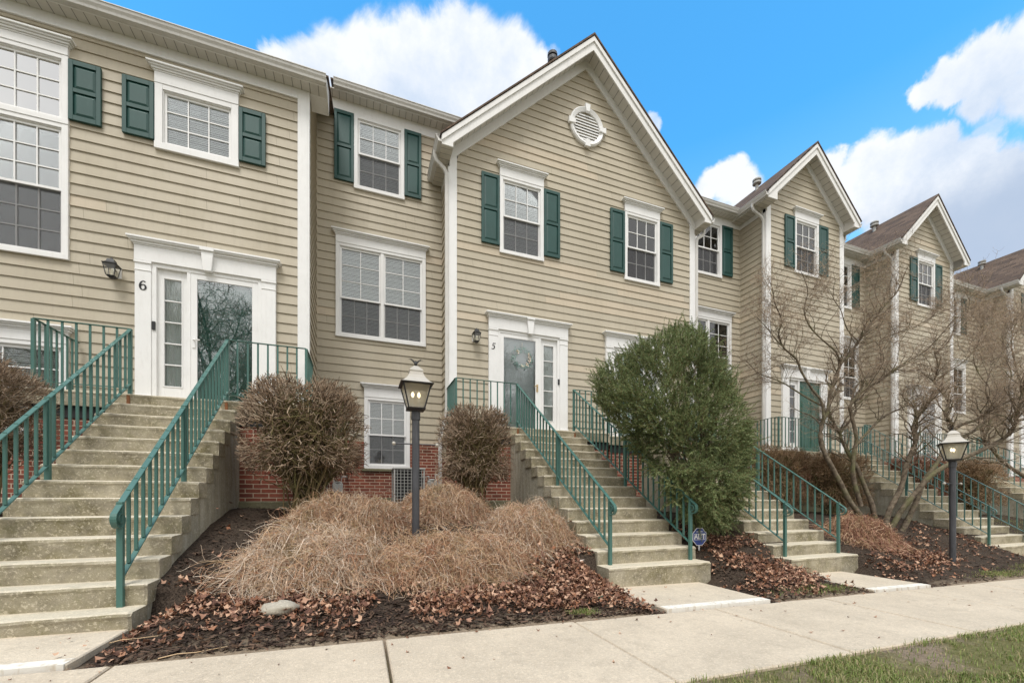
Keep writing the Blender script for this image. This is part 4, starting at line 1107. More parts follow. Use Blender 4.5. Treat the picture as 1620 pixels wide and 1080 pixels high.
# wreath behind the storm glass of door 5
c = ray(826, 567); k = 8.665 / c.y; wx, wz = c.x * k, c.z * k; wy = 8.665
vs, fs, mi = [], [], []
def leafquad(p, d, w, ln, mat):
    n = Vector(rng.normal(size=3)).normalized(); d = d.normalized(); s_ = d.cross(n).normalized() * w; i = len(vs)
    vs.extend([p, p + d * ln * .5 + s_, p + d * ln, p + d * ln * .5 - s_]); fs.append((i, i + 1, i + 2, i + 3)); mi.append(mat)
for i in range(420):
    a = rng.uniform(0, 2 * PI); r = rng.normal(.185, .03); p = Vector((wx + r * math.cos(a), wy + rng.uniform(-.025, .01), wz + r * math.sin(a)))
    t = a + rng.normal(0, .9); leafquad(p, Vector((math.cos(t), rng.normal(0, .3), math.sin(t))), .014, rng.uniform(.03, .07), 0)
for a, cnt in ((2.3, 14), (.5, 9), (-.3, 12), (-.9, 14), (.1, 8), (-1.6, 7)):
    p0 = Vector((wx + .17 * math.cos(a), wy - .03, wz + .17 * math.sin(a)))
    for i in range(cnt):
        t = 2 * PI * i / cnt; leafquad(p0 + Vector((rng.normal(0, .012), 0, rng.normal(0, .012))), Vector((math.cos(t), -.4, math.sin(t))), .016, .045, 1)
W_ = np_mesh('wreath', np.array([tuple(v) for v in vs]), np.array(fs), ['teal', 'petal'], mi=np.array(mi))
tag(W_, 'pale green wreath with cream flowers hanging on the door numbered 5', 'wreath')
m = MB(); m.box(wx - .012, wx + .012, wy, wy + .003, wz + .17, wz + .36); m.build('ribbon', 'petal', W_)

# ================================================================== PLANTS
def U(a, b, n): return rng.uniform(a, b, n)
def unit(v): return v / (np.linalg.norm(v, axis=-1, keepdims=True) + 1e-9)

def curve_paths(P0, dirs, L, K=5, wig=.12, droop=0.0, up=0.0):
    """grow N paths of K points from P0 along dirs, bending at random"""
    N = len(P0); P = np.zeros((N, K, 3)); P[:, 0] = P0; d = unit(dirs.copy()); st = (L / (K - 1))[:, None]
    for k in range(1, K):
        d = unit(d + rng.normal(0, wig, (N, 3)) + np.array([0, 0, up - droop * k]))
        P[:, k] = P[:, k - 1] + d * st
    return P

def twiggy_shrub(label, cx, cy, zb, rx, ry, H, name='bare_shrub', cat='shrub', nm=46, n2=800, n3=4600, low=.45, mats=('shrubtwig', 'shrubstem'), group='bare shrubs by the houses', flat=.75, tw=1.0, leaves=120):
    """vase of stems carrying a clipped dome of short twigs"""
    c = np.array([cx, cy, zb + H * (low + 1) / 2]); R = np.array([rx, ry, H * (1 - low) / 2 * 1.12])
    def shell(n, a=.8, b=1.0):
        v = unit(rng.normal(size=(n, 3))); v[:, 2] = np.where(v[:, 2] < -.55, -v[:, 2], v[:, 2])
        v = np.sign(v) * np.abs(v) ** flat; v = v / np.maximum(1, np.linalg.norm(v, axis=1, keepdims=True) ** .35)
        return c + v * R * U(a, b, n)[:, None] * (1 + .07 * np.sin(v[:, :1] * 7 + v[:, 1:2] * 5))
    tgt = shell(nm, .5, .92); base = np.stack([cx + rng.normal(0, .10 * rx / .8, nm), cy + rng.normal(0, .10, nm), np.full(nm, zb - .05)], 1)
    K = 8; t = np.linspace(0, 1, K)[None, :, None]
    mid = base + (tgt - base) * np.array([.30, .30, .55]) + rng.normal(0, .04, (nm, 3))
    P = (1 - t) ** 2 * base[:, None] + 2 * t * (1 - t) * mid[:, None] + t ** 2 * tgt[:, None] + rng.normal(0, .009, (nm, K, 3))
    R1 = np.linspace(.0125, .0045, K)[None] * U(.7, 1.3, nm)[:, None]
    v1, f1 = tubes(P, R1, 5)
    k = rng.integers(3, K, n2); j = rng.integers(0, nm, n2); p0 = P[j, k]; e = shell(n2, .75, 1.0)
    dd = unit(e - p0); L = np.minimum(np.linalg.norm(e - p0, axis=1), .55)
    P2 = curve_paths(p0, dd, L, 5, .16); v2, f2 = tubes(P2, np.linspace(.0048, .0026, 5)[None].repeat(n2, 0) * tw, 3)
    j = rng.integers(0, n2, n3); k = rng.integers(1, 5, n3); p0 = P2[j, k]; o = unit(p0 - c + rng.normal(0, .12, (n3, 3)))
    dd = unit(o * .8 + rng.normal(0, .55, (n3, 3)) + [0, 0, .25]); P3 = curve_paths(p0, dd, U(.05, .17, n3), 4, .2)
    v3, f3 = tubes(P3, np.linspace(.0032, .0018, 4)[None].repeat(n3, 0) * tw, 3)
    P4 = shell(n3, .86, 1.02); o = unit(P4 - c); P4 = curve_paths(P4, unit(o + rng.normal(0, .5, (n3, 3)) + [0, 0, .2]), U(.04, .13, n3), 3, .25)
    v4, f4 = tubes(P4, np.linspace(.0034, .0018, 3)[None].repeat(n3, 0) * tw, 3)
    V, Fc, mi = merge([(v1, f1, 1), (v2, f2, 1), (v3, f3, 0), (v4, f4, 0)])
    return tag(np_mesh(name, V, Fc, list(mats), mi=mi), label, cat, group)

twiggy_shrub('bare round twiggy shrub in front of the brick wall, left of the low window', -.70, 6.15, -.25, .74, .58, 1.70, low=.26, tw=1.7, nm=70, flat=.6, n2=1100, n3=4200)
twiggy_shrub('bare clipped shrub between the white downspout and the stairs to door 5', 1.80, 6.7, -.22, .58, .5, 1.62, low=.22, tw=1.6, nm=60, flat=.6, n2=1000, n3=3600)
twiggy_shrub('bare shrub at the far left edge, behind the left railing', -3.86, 6.1, -.1, .55, .5, 1.52, low=.25)
twiggy_shrub('clipped brown hedge below the landing railing, beside the evergreen bush', 9.1, 7.0, -.45, .95, .42, 1.55, name='clipped_hedge', cat='hedge', low=.12, mats=('hedgetwig', 'shrubstem'), flat=.5, tw=1.4, n3=4200)
twiggy_shrub('clipped brown hedge behind the trunks of the left bare tree', 10.75, 6.75, -.5, 1.0, .5, 1.50, name='clipped_hedge', cat='hedge', low=.10, mats=('hedgetwig', 'shrubstem'), flat=.5, tw=1.5, n3=4200)
twiggy_shrub('brown hedge behind the near long railing, left of the lamp post', 15.1, 7.2, -.5, 1.0, .5, 1.60, name='clipped_hedge', cat='hedge', low=.12, mats=('redshrub', 'shrubstem'), flat=.5, tw=1.7)
twiggy_shrub('rounded brown hedge behind the long railings, right of the lamp post', 16.9, 6.8, -.6, 1.1, .6, 1.60, name='clipped_hedge', cat='hedge', low=.12, mats=('hedgetwig', 'shrubstem'), flat=.6, tw=1.7)

def trailing(label, cx, cy, rx, ry, H, n=3600, mats=('mound', 'mound2'), frac2=.2, zoff=0.0, rot=0.0, name='trailing_shrub', seed=0, lng=1.0, rad=1.0, cat='shrub', group='trailing bare shrubs around the lamp post', core='moundcore'):
    """low mat of long arching twigs lying over a dark core that stands in for inner shade"""
    cr, sr = math.cos(rot), math.sin(rot)
    def h(u_, v_):
        r2 = u_ ** 2 + v_ ** 2
        base = np.clip(1 - r2 ** 1.3, 0, 1) ** .5
        lump = 1 + .30 * np.sin(u_ * 5 + seed) * np.cos(v_ * 4.3 + seed * 2) + .16 * np.sin(u_ * 11 + v_ * 9 + seed) + .08 * np.sin(u_ * 23 - v_ * 17)
        return H * base * lump
    def W(u_, v_, extra):
        X = cx + (u_ * rx) * cr - (v_ * ry) * sr; Y = cy + (u_ * rx) * sr + (v_ * ry) * cr
        g = np.array([G(a, b) for a, b in zip(X, Y)]); return np.stack([X, Y, g + h(u_, v_) + extra + zoff], 1)
    a = U(0, 2 * np.pi, n); r = np.sqrt(U(0, 1, n)) * .93; u0, v0 = r * np.cos(a), r * np.sin(a)
    K = 7; ang = a + rng.normal(0, 1.9, n); ln = U(.12, .50, n) * lng; P = np.zeros((n, K, 3)); cur = ang.copy(); uu, vv = u0.copy(), v0.copy()
    lift = U(-.10, .05, n); arch = U(-.02, .10, n) + (rng.random(n) < .12) * U(.03, .15, n)
    for k in range(K):
        t = k / (K - 1)
        P[:, k] = W(uu, vv, lift + arch * np.sin(t * 2.6) - .03 * t)
        cur = cur + rng.normal(0, .42, n); uu = uu + np.cos(cur) * ln / (K - 1) / rx; vv = vv + np.sin(cur) * ln / (K - 1) / ry
    P += rng.normal(0, .004, P.shape)
    v1, f1 = tubes(P, np.linspace(.0030, .0014, K)[None] * U(.7, 1.35, n)[:, None] * rad, 3)
    # short side twigs
    m_ = int(n * 2.2); j = rng.integers(0, n, m_); k = rng.integers(1, K, m_); d = unit(np.stack([rng.normal(0, 1, m_), rng.normal(0, 1, m_), rng.normal(.35, .5, m_)], 1))
    P2 = curve_paths(P[j, k], d, U(.04, .16, m_) * lng, 4, .25); v2, f2 = tubes(P2, np.linspace(.0022, .0012, 4)[None].repeat(m_, 0) * rad, 3)
    sel = (rng.random(len(f1)) < 0)
    # solid dark core, the shade between inner twigs put into its colour
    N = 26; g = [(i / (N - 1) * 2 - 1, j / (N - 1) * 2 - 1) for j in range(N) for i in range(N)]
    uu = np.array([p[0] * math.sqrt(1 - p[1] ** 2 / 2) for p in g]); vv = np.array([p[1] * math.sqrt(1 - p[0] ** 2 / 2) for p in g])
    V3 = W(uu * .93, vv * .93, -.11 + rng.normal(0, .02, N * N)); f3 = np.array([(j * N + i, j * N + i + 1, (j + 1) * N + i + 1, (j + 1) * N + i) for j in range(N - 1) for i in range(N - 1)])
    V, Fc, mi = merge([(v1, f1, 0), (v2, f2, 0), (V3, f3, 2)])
    # a share of the twigs is bleached gray
    nf = len(f1) // n; gray = np.repeat(rng.random(n) < frac2, nf); mi[:len(f1)][gray] = 1
    nf2 = len(f2) // m_; gray = np.repeat(rng.random(m_) < frac2, nf2); mi[len(f1):len(f1) + len(f2)][gray] = 1
    return tag(np_mesh(name, V, Fc, [mats[0], mats[1], core], mi=mi), label, cat, group)

trailing('pale tan trailing shrub at the front left, nearest the large green railing', -.40, 4.56, .68, .44, .20, n=5600, frac2=.55, seed=1)
trailing('tan trailing shrub in front of the near lamp post, spreading right', 1.00, 4.48, .86, .39, .18, n=5600, frac2=.22, seed=2.2)
trailing('tan trailing shrub behind the front ones, below the round bare shrub', -.12, 5.70, .72, .40, .24, n=5000, frac2=.3, seed=3.1)
trailing('highest tan trailing shrub, behind the near lamp post by the air conditioner', 1.24, 6.26, .64, .44, .29, n=5000, frac2=.2, seed=4.7)
trailing('reddish trailing shrub beside the left side of the stairs to door 5', 2.18, 5.22, .54, .50, .28, n=5000, frac2=.35, seed=5.9)
trailing('reddish brown low shrub at the foot of the railing in front of the clipped hedge', 8.75, 4.95, .6, .45, .24, n=3600, mats=('redshrub', 'mound'), frac2=.5, seed=7.3, rad=1.4, name='low_shrub', group='trailing bare shrubs around the lamp post')

# evergreen bush
def in_poly(u, v, poly):
    c = False; n = len(poly)
    for i in range(n):
        (x1, y1), (x2, y2) = poly[i], poly[(i + 1) % n]
        if (y1 > v) != (y2 > v) and u < (x2 - x1) * (v - y1) / (y2 - y1) + x1: c = not c
    return c
OUT = [(1075, 512), (1102, 524), (1128, 548), (1146, 578), (1160, 606), (1172, 640), (1188, 680), (1190, 712), (1180, 738), (1180, 768), (1168, 802), (1150, 832), (1108, 838), (1078, 815), (1052, 770), (1024, 735), (1000, 702), (968, 668), (946, 640), (938, 612), (958, 582), (990, 566), (1012, 548), (1046, 530)]
cl = []; C0 = np.array(at_t(1080, 700, 6.8)); FR = 5600; p_, d_, l_ = [], [], []
while len(p_) < FR:
    u, v = rng.uniform(925, 1200), rng.uniform(500, 845)
    if not in_poly(u, v, OUT): continue
    d = min(math.hypot(u - a, v - b) for a, b in OUT)
    half = min(1.05, .14 + (d / 70) ** .7 * .95); q = rng.uniform(-1, 1); q = math.copysign(abs(q) ** .45, q)
    t = 6.75 + q * half - (.35 if v > 740 else 0); p = at_t(u, v, t)
    if mn.noise(p * 2.6) < -.24 and d > 8: continue
    p = np.array(p); o = p - C0; o /= np.linalg.norm(o) + 1e-9
    sw = mn.noise(Vector(p) * 1.4 + Vector((9, 0, 0)))
    dd = o * .8 + np.array([0, 0, .50 + sw * .9 if v < 700 else .34 + sw * .8]) + rng.normal(0, .38, 3)
    p_.append(p - o * rng.uniform(-.03, .12)); d_.append(dd); l_.append(rng.uniform(.10, .30) * (.9 if d < 10 else 1) * (1.5 if rng.random() < .06 else 1))
    if rng.random() < .03: cl.append((Vector(p - o * .2), .1))
fp, fd, fl = np.array(p_), unit(np.array(d_)), np.array(l_)
K = 15; AX = curve_paths(fp, fd, fl, K, .08, .006, .03)
vst, fst = tubes(AX[:, ::2], np.linspace(.0035, .0012, 8)[None].repeat(FR, 0), 3)
vsl, fsl = [], []; off = 0
for k in range(1, K):
    for side_ in (0, 1, 2, 3):
        b = AX[:, k]; ax = unit(AX[:, k] - AX[:, k - 1]); n1_ = unit(np.cross(ax, rng.normal(size=(FR, 3)) * .6 + [.3, .2, 1])); n2_ = np.cross(ax, n1_)
        ph = side_ * math.pi / 2 + rng.normal(0, .35, FR)[:, None]; lat = n1_ * np.cos(ph) + n2_ * np.sin(ph) * .6
        dd = unit(ax * .85 + lat * .8 + rng.normal(0, .12, (FR, 3))); L = (U(.030, .065, FR) * (1.15 - .75 * k / K))[:, None]
        wv = unit(np.cross(dd, rng.normal(size=(FR, 3)))) * U(.0026, .0050, FR)[:, None]
        V = np.stack([b, b + dd * L * .5 + wv, b + dd * L - [0, 0, .004], b + dd * L * .5 - wv], 1).reshape(-1, 3)
        vsl.append(V); fsl.append(np.arange(FR * 4).reshape(-1, 4) + off); off += FR * 4
V = np.concatenate(vsl); Fq = np.concatenate(fsl)
EV = thing('evergreen_bush', 'large feathery evergreen bush between the two flights of stairs', 'bush', (5.4, 5.6, -.7))
np_mesh('foliage', V, Fq, 'evergreen', EV); np_mesh('stems', vst, fst, 'shrubstem', EV)
base = at_t(1118, 812, 6.85); base.z = -.75; nb = 60
idx = rng.integers(0, len(cl), nb); tg = np.array([tuple(cl[i][0]) for i in idx]); b0 = np.array(tuple(base)) + rng.normal(0, .08, (nb, 3)) * [1, 1, .2]
K = 8; t = np.linspace(0, 1, K)[None, :, None]; mid = b0 + (tg - b0) * [.3, .3, .6]
P = (1 - t) ** 2 * b0[:, None] + 2 * t * (1 - t) * mid[:, None] + t * t * tg[:, None] + rng.normal(0, .012, (nb, K, 3))
v_, f_ = tubes(P, np.linspace(.026, .006, K)[None].repeat(nb, 0) * U(.6, 1.2, nb)[:, None], 5); np_mesh('stems', v_, f_, 'bark', EV)

# bare multi-stem trees traced as limbs in space, then branched at random
def limb(pts, t0, r0, r1, drift=0.0, K=None):
    """pts in photo pixels at the standing distance t0 of the tree; the limb swings towards/away by drift"""
    n = len(pts); out = []
    for i, (u, v) in enumerate(pts): out.append(np.array(tuple(at_t(u, v, t0 + drift * (i / (n - 1)) ** 1.2))))
    P = [out[0]]
    for i in range(n - 1):
        p0, p1, p2, p3 = out[max(0, i - 1)], out[i], out[i + 1], out[min(n - 1, i + 2)]
        for k in range(1, 5):
            s_ = k / 4; P.append(.5 * (2 * p1 + (p2 - p0) * s_ + (2 * p0 - 5 * p1 + 4 * p2 - p3) * s_ ** 2 + (3 * p1 - p0 - 3 * p2 + p3) * s_ ** 3))
    P = np.array(P); R = np.linspace(r0, r1, len(P)) * 1.12; return P, R

def bare_tree(label, root, limbs, n1=17, n2=7, n3=6, tw=1.0, up=.05, group='bare multi-stem trees', l1=(.35, 1.0), l2=(.16, .42), l3=(.05, .17), buds=True, skip=.35):
    T = thing('bare_tree', label, 'tree', root, group)
    vs, fs, off = [], [], 0
    for P, R in limbs:
        v, f = tubes(P[None], R[None] * (1 + .06 * rng.normal(size=len(P)))[None], 8); vs.append(v); fs.append(f + off); off += len(v)
    np_mesh('trunk', np.concatenate(vs), np.concatenate(fs), 'bark', T, smooth=True)
    p0, d0, L, r = [], [], [], []
    for P, R in limbs:
        n = len(P); ln = np.linalg.norm(P[-1] - P[0]); cnt = max(3, int(n1 * ln / 1.6))
        for q in range(cnt):
            s_ = skip + (1 - skip) * rng.random() ** .8; i = min(n - 2, int(s_ * (n - 1))); d = P[i + 1] - P[i]; d /= np.linalg.norm(d) + 1e-9
            o = rng.normal(size=3); o -= d * (o @ d); o /= np.linalg.norm(o); a = rng.uniform(.5, 1.15)
            p0.append(P[i]); d0.append(d * math.cos(a) + o * math.sin(a) + np.array([0, 0, .35])); L.append(rng.uniform(*l1) * (1.15 - .4 * s_)); r.append(max(.0035, R[i] * .42))
    p0, d0, L, r = map(np.array, (p0, d0, L, r)); P1 = curve_paths(p0, d0, L, 8, .26, 0, up)
    v1, f1 = tubes(P1, r[:, None] * np.linspace(1, .38, 8)[None], 5)
    def kids(P, m, lr, wig, spread, K, upk):
        N = len(P); j = np.repeat(np.arange(N), m); k = rng.integers(2, P.shape[1], len(j)); q = P[j, k]; d = unit(P[j, k] - P[j, k - 1])
        return curve_paths(q, unit(d + rng.normal(0, spread, q.shape) + [0, 0, .08]), U(lr[0], lr[1], len(j)), K, wig, 0, upk)
    P2 = kids(P1, n2, l2, .34, .85, 6, .03); v2, f2 = tubes(P2, np.linspace(.0042, .0022, 6)[None].repeat(len(P2), 0) * tw, 4)
    P3 = kids(P2, n3, l3, .32, .85, 4, .05); v3, f3 = tubes(P3, np.linspace(.0025, .0013, 4)[None].repeat(len(P3), 0) * tw, 3)
    V, Fc, mi = merge([(v1, f1, 0), (v2, f2, 1), (v3, f3, 1)])
    np_mesh('branches', V, Fc, ['bark', 'twig'], T, mi)
    if buds:
        e = P3[:, -1]; d = unit(P3[:, -1] - P3[:, -2]); sel = rng.random(len(e)) < .8; e, d = e[sel], d[sel]; n = len(e)
        Pb = np.stack([e, e + d * .006, e + d * .013, e + d * .019], 1); v, f = tubes(Pb, np.array([.0012, .0036, .0030, .0006])[None].repeat(n, 0) * tw, 4); np_mesh('buds', v, f, 'bud', T)
    return T

A = 8.75
T1 = [limb([(1371, 826), (1346, 795), (1333, 770), (1318, 742), (1304, 715), (1298, 692), (1301, 668), (1310, 648), (1314, 620), (1322, 600), (1330, 576), (1343, 562), (1358, 540), (1378, 511), (1396, 488), (1420, 460), (1432, 430)], A, .052, .010, .3),
      limb([(1303, 662), (1300, 636), (1285, 616), (1268, 588), (1260, 568), (1240, 550), (1232, 530), (1236, 505), (1226, 480), (1222, 455)], A, .026, .006, -.5),
      limb([(1301, 642), (1282, 632), (1259, 618), (1240, 606), (1221, 598), (1200, 590), (1180, 570)], A, .018, .005, .4),
      limb([(1261, 568), (1236, 546), (1214, 520), (1198, 502)], A - .3, .012, .004, -.3),
      limb([(1331, 576), (1322, 556), (1304, 540), (1284, 520), (1272, 492), (1278, 460), (1268, 430)], A, .018, .005, -.5),
      limb([(1385, 826), (1380, 800), (1369, 772), (1356, 740), (1342, 716), (1332, 697), (1328, 684), (1316, 664), (1309, 650)], A + .15, .048, .018, .1),
      limb([(1329, 686), (1342, 668), (1354, 650), (1352, 628), (1366, 606), (1360, 580), (1345, 560)], A + .2, .022, .006, .5),
      limb([(1362, 800), (1350, 755), (1351, 717), (1355, 693), (1347, 656), (1346, 640), (1367, 616), (1388, 604), (1404, 592), (1424, 578), (1462, 556), (1490, 528), (1512, 500)], A + .1, .040, .006, -.5),
      limb([(1346, 644), (1352, 616), (1366, 600), (1388, 586), (1394, 560), (1392, 540), (1410, 530), (1440, 520), (1470, 504), (1496, 490)], A + .1, .020, .005, .4),
      limb([(1356, 702), (1372, 684), (1396, 660), (1424, 646), (1452, 632), (1480, 614)], A + .05, .026, .006, .6),
      limb([(1396, 488), (1384, 462), (1390, 436), (1404, 416)], A + .3, .010, .003, .3),
      limb([(1358, 540), (1340, 520), (1330, 490), (1318, 470), (1322, 440)], A + .1, .011, .003, -.4)]
bare_tree('bare multi-stem tree with tan buds, left of the right lamp post, trunks nearest the stairs', (10.4, 5.5, -.6), T1, n1=18, n2=8, n3=6, tw=.70)
B = 8.6
T2 = [limb([(1401, 832), (1407, 807), (1426, 770), (1434, 734), (1448, 700), (1446, 674), (1455, 652), (1468, 636), (1479, 620)], B, .050, .026, -.1),
      limb([(1410, 836), (1424, 810), (1442, 787), (1471, 754), (1503, 733), (1544, 716), (1585, 695), (1604, 675), (1609, 652), (1616, 628), (1622, 600)], B, .050, .018, -.9),
      limb([(1424, 846), (1446, 801), (1461, 762), (1478, 738), (1493, 712), (1503, 687), (1506, 672), (1496, 655), (1501, 636), (1488, 618), (1478, 602), (1484, 580), (1478, 556)], B + .1, .046, .010, .2),
      limb([(1505, 684), (1520, 672), (1544, 664), (1556, 656), (1574, 646), (1596, 634), (1625, 620)], B + .1, .030, .014, -.4),
      limb([(1498, 704), (1520, 692), (1540, 682), (1556, 668), (1562, 650), (1580, 626), (1600, 606), (1620, 596)], B + .1, .030, .010, .3),
      limb([(1478, 604), (1500, 588), (1524, 572), (1546, 548), (1552, 520), (1570, 500)], B + .25, .014, .004, .5),
      limb([(1480, 560), (1500, 540), (1512, 515), (1530, 495), (1534, 470)], B + .3, .010, .003, -.4),
      limb([(1574, 646), (1560, 620), (1566, 590), (1584, 560), (1590, 530), (1610, 500)], B - .1, .014, .004, .3),
      limb([(1609, 655), (1596, 620), (1600, 590), (1590, 560), (1604, 530)], B - .7, .014, .004, .2)]
bare_tree('bare multi-stem tree with leaning trunks crossing behind the right lamp post', (10.9, 5.4, -.6), T2, n1=18, n2=8, n3=6, tw=.70)
T3 = [limb([(1680, 800), (1650, 772), (1619, 752), (1600, 740), (1585, 728), (1566, 707), (1557, 698), (1562, 680), (1566, 668), (1578, 652), (1590, 640)], 9.6, .045, .014, .2),
      limb([(1560, 700), (1540, 694), (1526, 688), (1512, 684)], 9.8, .014, .004, .2),
      limb([(1650, 772), (1640, 720), (1630, 660), (1610, 590), (1600, 540), (1612, 500)], 9.6, .03, .006, .3),
      limb([(1680, 800), (1700, 700), (1690, 600), (1660, 540), (1650, 480)], 9.6, .04, .008, .3),
      limb([(1578, 652), (1570, 620), (1548, 590), (1540, 560), (1556, 520), (1548, 490)], 9.75, .014, .004, .3)]
bare_tree('bare multi-stem tree at the right edge with a dark limb reaching in', (13, 5.6, -.7), T3, n1=16, n2=8, n3=6, tw=.70)

# trees across the lawn behind the camera, mirrored in the door and window glass
def tall_tree(label, x, y, h, seed):
    limbs = []; z0 = S(x) - .1
    tr = np.array([[x + .25 * math.sin(k * .9 + seed) * k / 6, y, z0 + h * .52 * k / 7] for k in range(8)]); limbs.append((tr, np.linspace(.22, .13, 8)))
    for i in range(11):
        a = i * 2.4 + seed; k = 3 + i % 5; p = tr[k]; L = h * rng.uniform(.35, .55); d = np.array([math.cos(a) * .65, math.sin(a) * .65, rng.uniform(.7, 1.2)])
        P = curve_paths(p[None], d[None], np.array([L]), 9, .09, 0, .04)[0]; limbs.append((P, np.linspace(.09, .02, 9)))
    return bare_tree(label, (x, y, z0), limbs, n1=9, n2=7, n3=4, tw=3.0, l1=(1.0, 2.4), l2=(.5, 1.2), l3=(.25, .6), group='bare trees behind the camera', buds=False)
tall_tree('tall bare tree behind the camera, mirrored in the storm door numbered 6', -7.2, -9.5, 13, 1.0)
tall_tree('tall bare tree behind the camera, mirrored in the door numbered 5', 10.5, -11, 12, 2.6)
tall_tree('tall bare tree behind the camera, mirrored in the large upper left window', -15, -13, 14, 4.1)

# ================================================================== LITTER, MULCH, GRASS
def leaves_mesh(name, pts, size, label, mat='leaf', tilt=.55):
    n = len(pts); ring = np.arange(8) * np.pi / 4
    rr = np.where(np.arange(8) % 2 == 0, 1.0, .58)[None] * U(.75, 1.2, (n, 8)); rr[:, 4] *= .8
    lx = rr * np.cos(ring)[None]; ly = rr * np.sin(ring)[None] * U(.6, .95, n)[:, None]
    ca, cb = rng.normal(.3, .55, n)[:, None], rng.normal(.35, .55, n)[:, None]
    lz = ca * lx ** 2 + cb * ly ** 2 + rng.normal(0, .06, (n, 8)); loc = np.stack([lx, ly, lz], -1); loc = np.concatenate([np.zeros((n, 1, 3)), loc], 1) * size[:, None, None]
    nz = unit(np.stack([rng.normal(0, tilt, n), rng.normal(0, tilt, n), np.ones(n)], 1)); a = unit(np.cross(nz, rng.normal(size=(n, 3)))); b = np.cross(nz, a)
    V = pts[:, None] + loc[..., :1] * a[:, None] + loc[..., 1:2] * b[:, None] + loc[..., 2:] * nz[:, None]
    q = np.array([(0, 1, 2, 3), (0, 3, 4, 5), (0, 5, 6, 7), (0, 7, 8, 1)]); Fq = (np.arange(n)[:, None, None] * 9 + q[None]).reshape(-1, 4)
    return tag(np_mesh(name, V.reshape(-1, 3), Fq, mat), label, 'leaves', None, 'stuff')
def gpts(X, Y, e): return np.stack([X, Y, np.array([Gn(a, b) for a, b in zip(X, Y)]) + e], 1)
def blocked(X, Y):
    bad = np.zeros(len(X), bool)
    for x0, x1, yb in [(-4.6, -1.6, 99), (-4.6, -1.62, 99), (2.81, 4.22, 4.3), (2.83, 4.42, 99), (6.0, 7.2, 4.4), (6.05, 7.62, 99), (12.38, 14.25, 99)]:
        bad |= (X > x0) & (X < x1) & (Y > (3.2 if (yb < 99 or x0 < -4) else 4.0)) & (Y < yb)
    return bad
PX, PY, PE = [], [], []
for cx, cy, sx_, sy_, n, pile in [(a, b, c, d, int(e * 1.15), f) for a, b, c, d, e, f in [(.2, 3.85, .95, .17, 1500, .05), (1.5, 3.72, .6, .18, 1300, .07), (2.25, 3.95, .4, .35, 1700, .10), (2.55, 4.45, .25, .45, 900, .10), (-.9, 4.0, .35, .2, 450, .03), (-1.35, 4.3, .2, .4, 140, .02), (-1.45, 3.6, .14, .12, 160, .05),
                                  (5.2, 4.4, .45, .55, 1900, .07), (5.1, 3.75, .5, .25, 700, .04), (5.4, 5.2, .4, .4, 700, .1), (7.9, 3.95, .3, .25, 420, .03), (8.9, 4.25, .45, .22, 900, .05), (9.3, 4.8, .6, .4, 350, .03), (10.6, 4.8, 1.2, .5, 500, .02), (12.0, 4.9, .4, .6, 260, .02), (1.2, 5.2, 1.3, .9, 260, .3), (.4, 3.5, 1.0, .1, 160, .0)]]:
    PX.append(rng.normal(cx, sx_, n)); PY.append(rng.normal(cy, sy_, n)); PE.append(U(0, 1, n) ** 1.5 * pile + .012)
PX, PY, PE = map(np.concatenate, (PX, PY, PE)); pn = np.array([mn.noise(Vector((a * 1.9, b * 3.2, 5))) for a, b in zip(PX, PY)]); ok = (PY > 3.27) & ~blocked(PX, PY) & (pn > -.22); PX, PY, PE = PX[ok], PY[ok], PE[ok]
leaves_mesh('fallen_leaves', gpts(PX, PY, PE), U(.014, .036, len(PX)) * np.where(rng.random(len(PX)) < .12, 1.35, 1), 'dry brown leaves piled on the mulch beds')
n = 106; X = np.concatenate([U(-3, 8, 90), U(2.9, 4.2, 8), U(-2.4, -1.7, 8)]); Y = np.concatenate([3.2 - U(0, 1, 90) ** 2.6 * 1.15, U(3.35, 4.2, 8), U(3.35, 3.9, 8)])
zz = np.array([S(a) + (.006 if b < 3.25 else .04) for a, b in zip(X, Y)]); leaves_mesh('stray_leaves', np.stack([X, Y, zz], 1), U(.008, .022, n), 'small dark leaf scraps on the pale concrete', tilt=.1)

# mulch chips, denser where the bed is near the camera
n = 70000; X = U(-1.75, 14, n); Y = 3.26 + U(0, 1, n) ** 1.4 * 4.5; keep = ~blocked(X, Y) & (rng.random(n) < np.clip(14 / (X ** 2 + Y ** 2), .12, 1)); X, Y = X[keep], Y[keep]; n = len(X)
c = gpts(X, Y, U(-.002, .022, n)); a = U(0, 2 * np.pi, n); d = unit(np.stack([np.cos(a), np.sin(a), rng.normal(0, .25, n)], 1)); w = unit(np.cross(d, rng.normal(0, .35, (n, 3)) + [0, 0, 1]))
L = (U(.010, .042, n))[:, None]; wd = U(.003, .011, n)[:, None]; V = np.stack([c - d * L - w * wd, c + d * L - w * wd * .6, c + d * L + w * wd * .6, c - d * L + w * wd], 1).reshape(-1, 3)
tag(np_mesh('wood_mulch', V, np.arange(4 * n).reshape(-1, 4), 'chip'), 'dark shredded mulch chips in the beds', 'mulch', None, 'stuff')

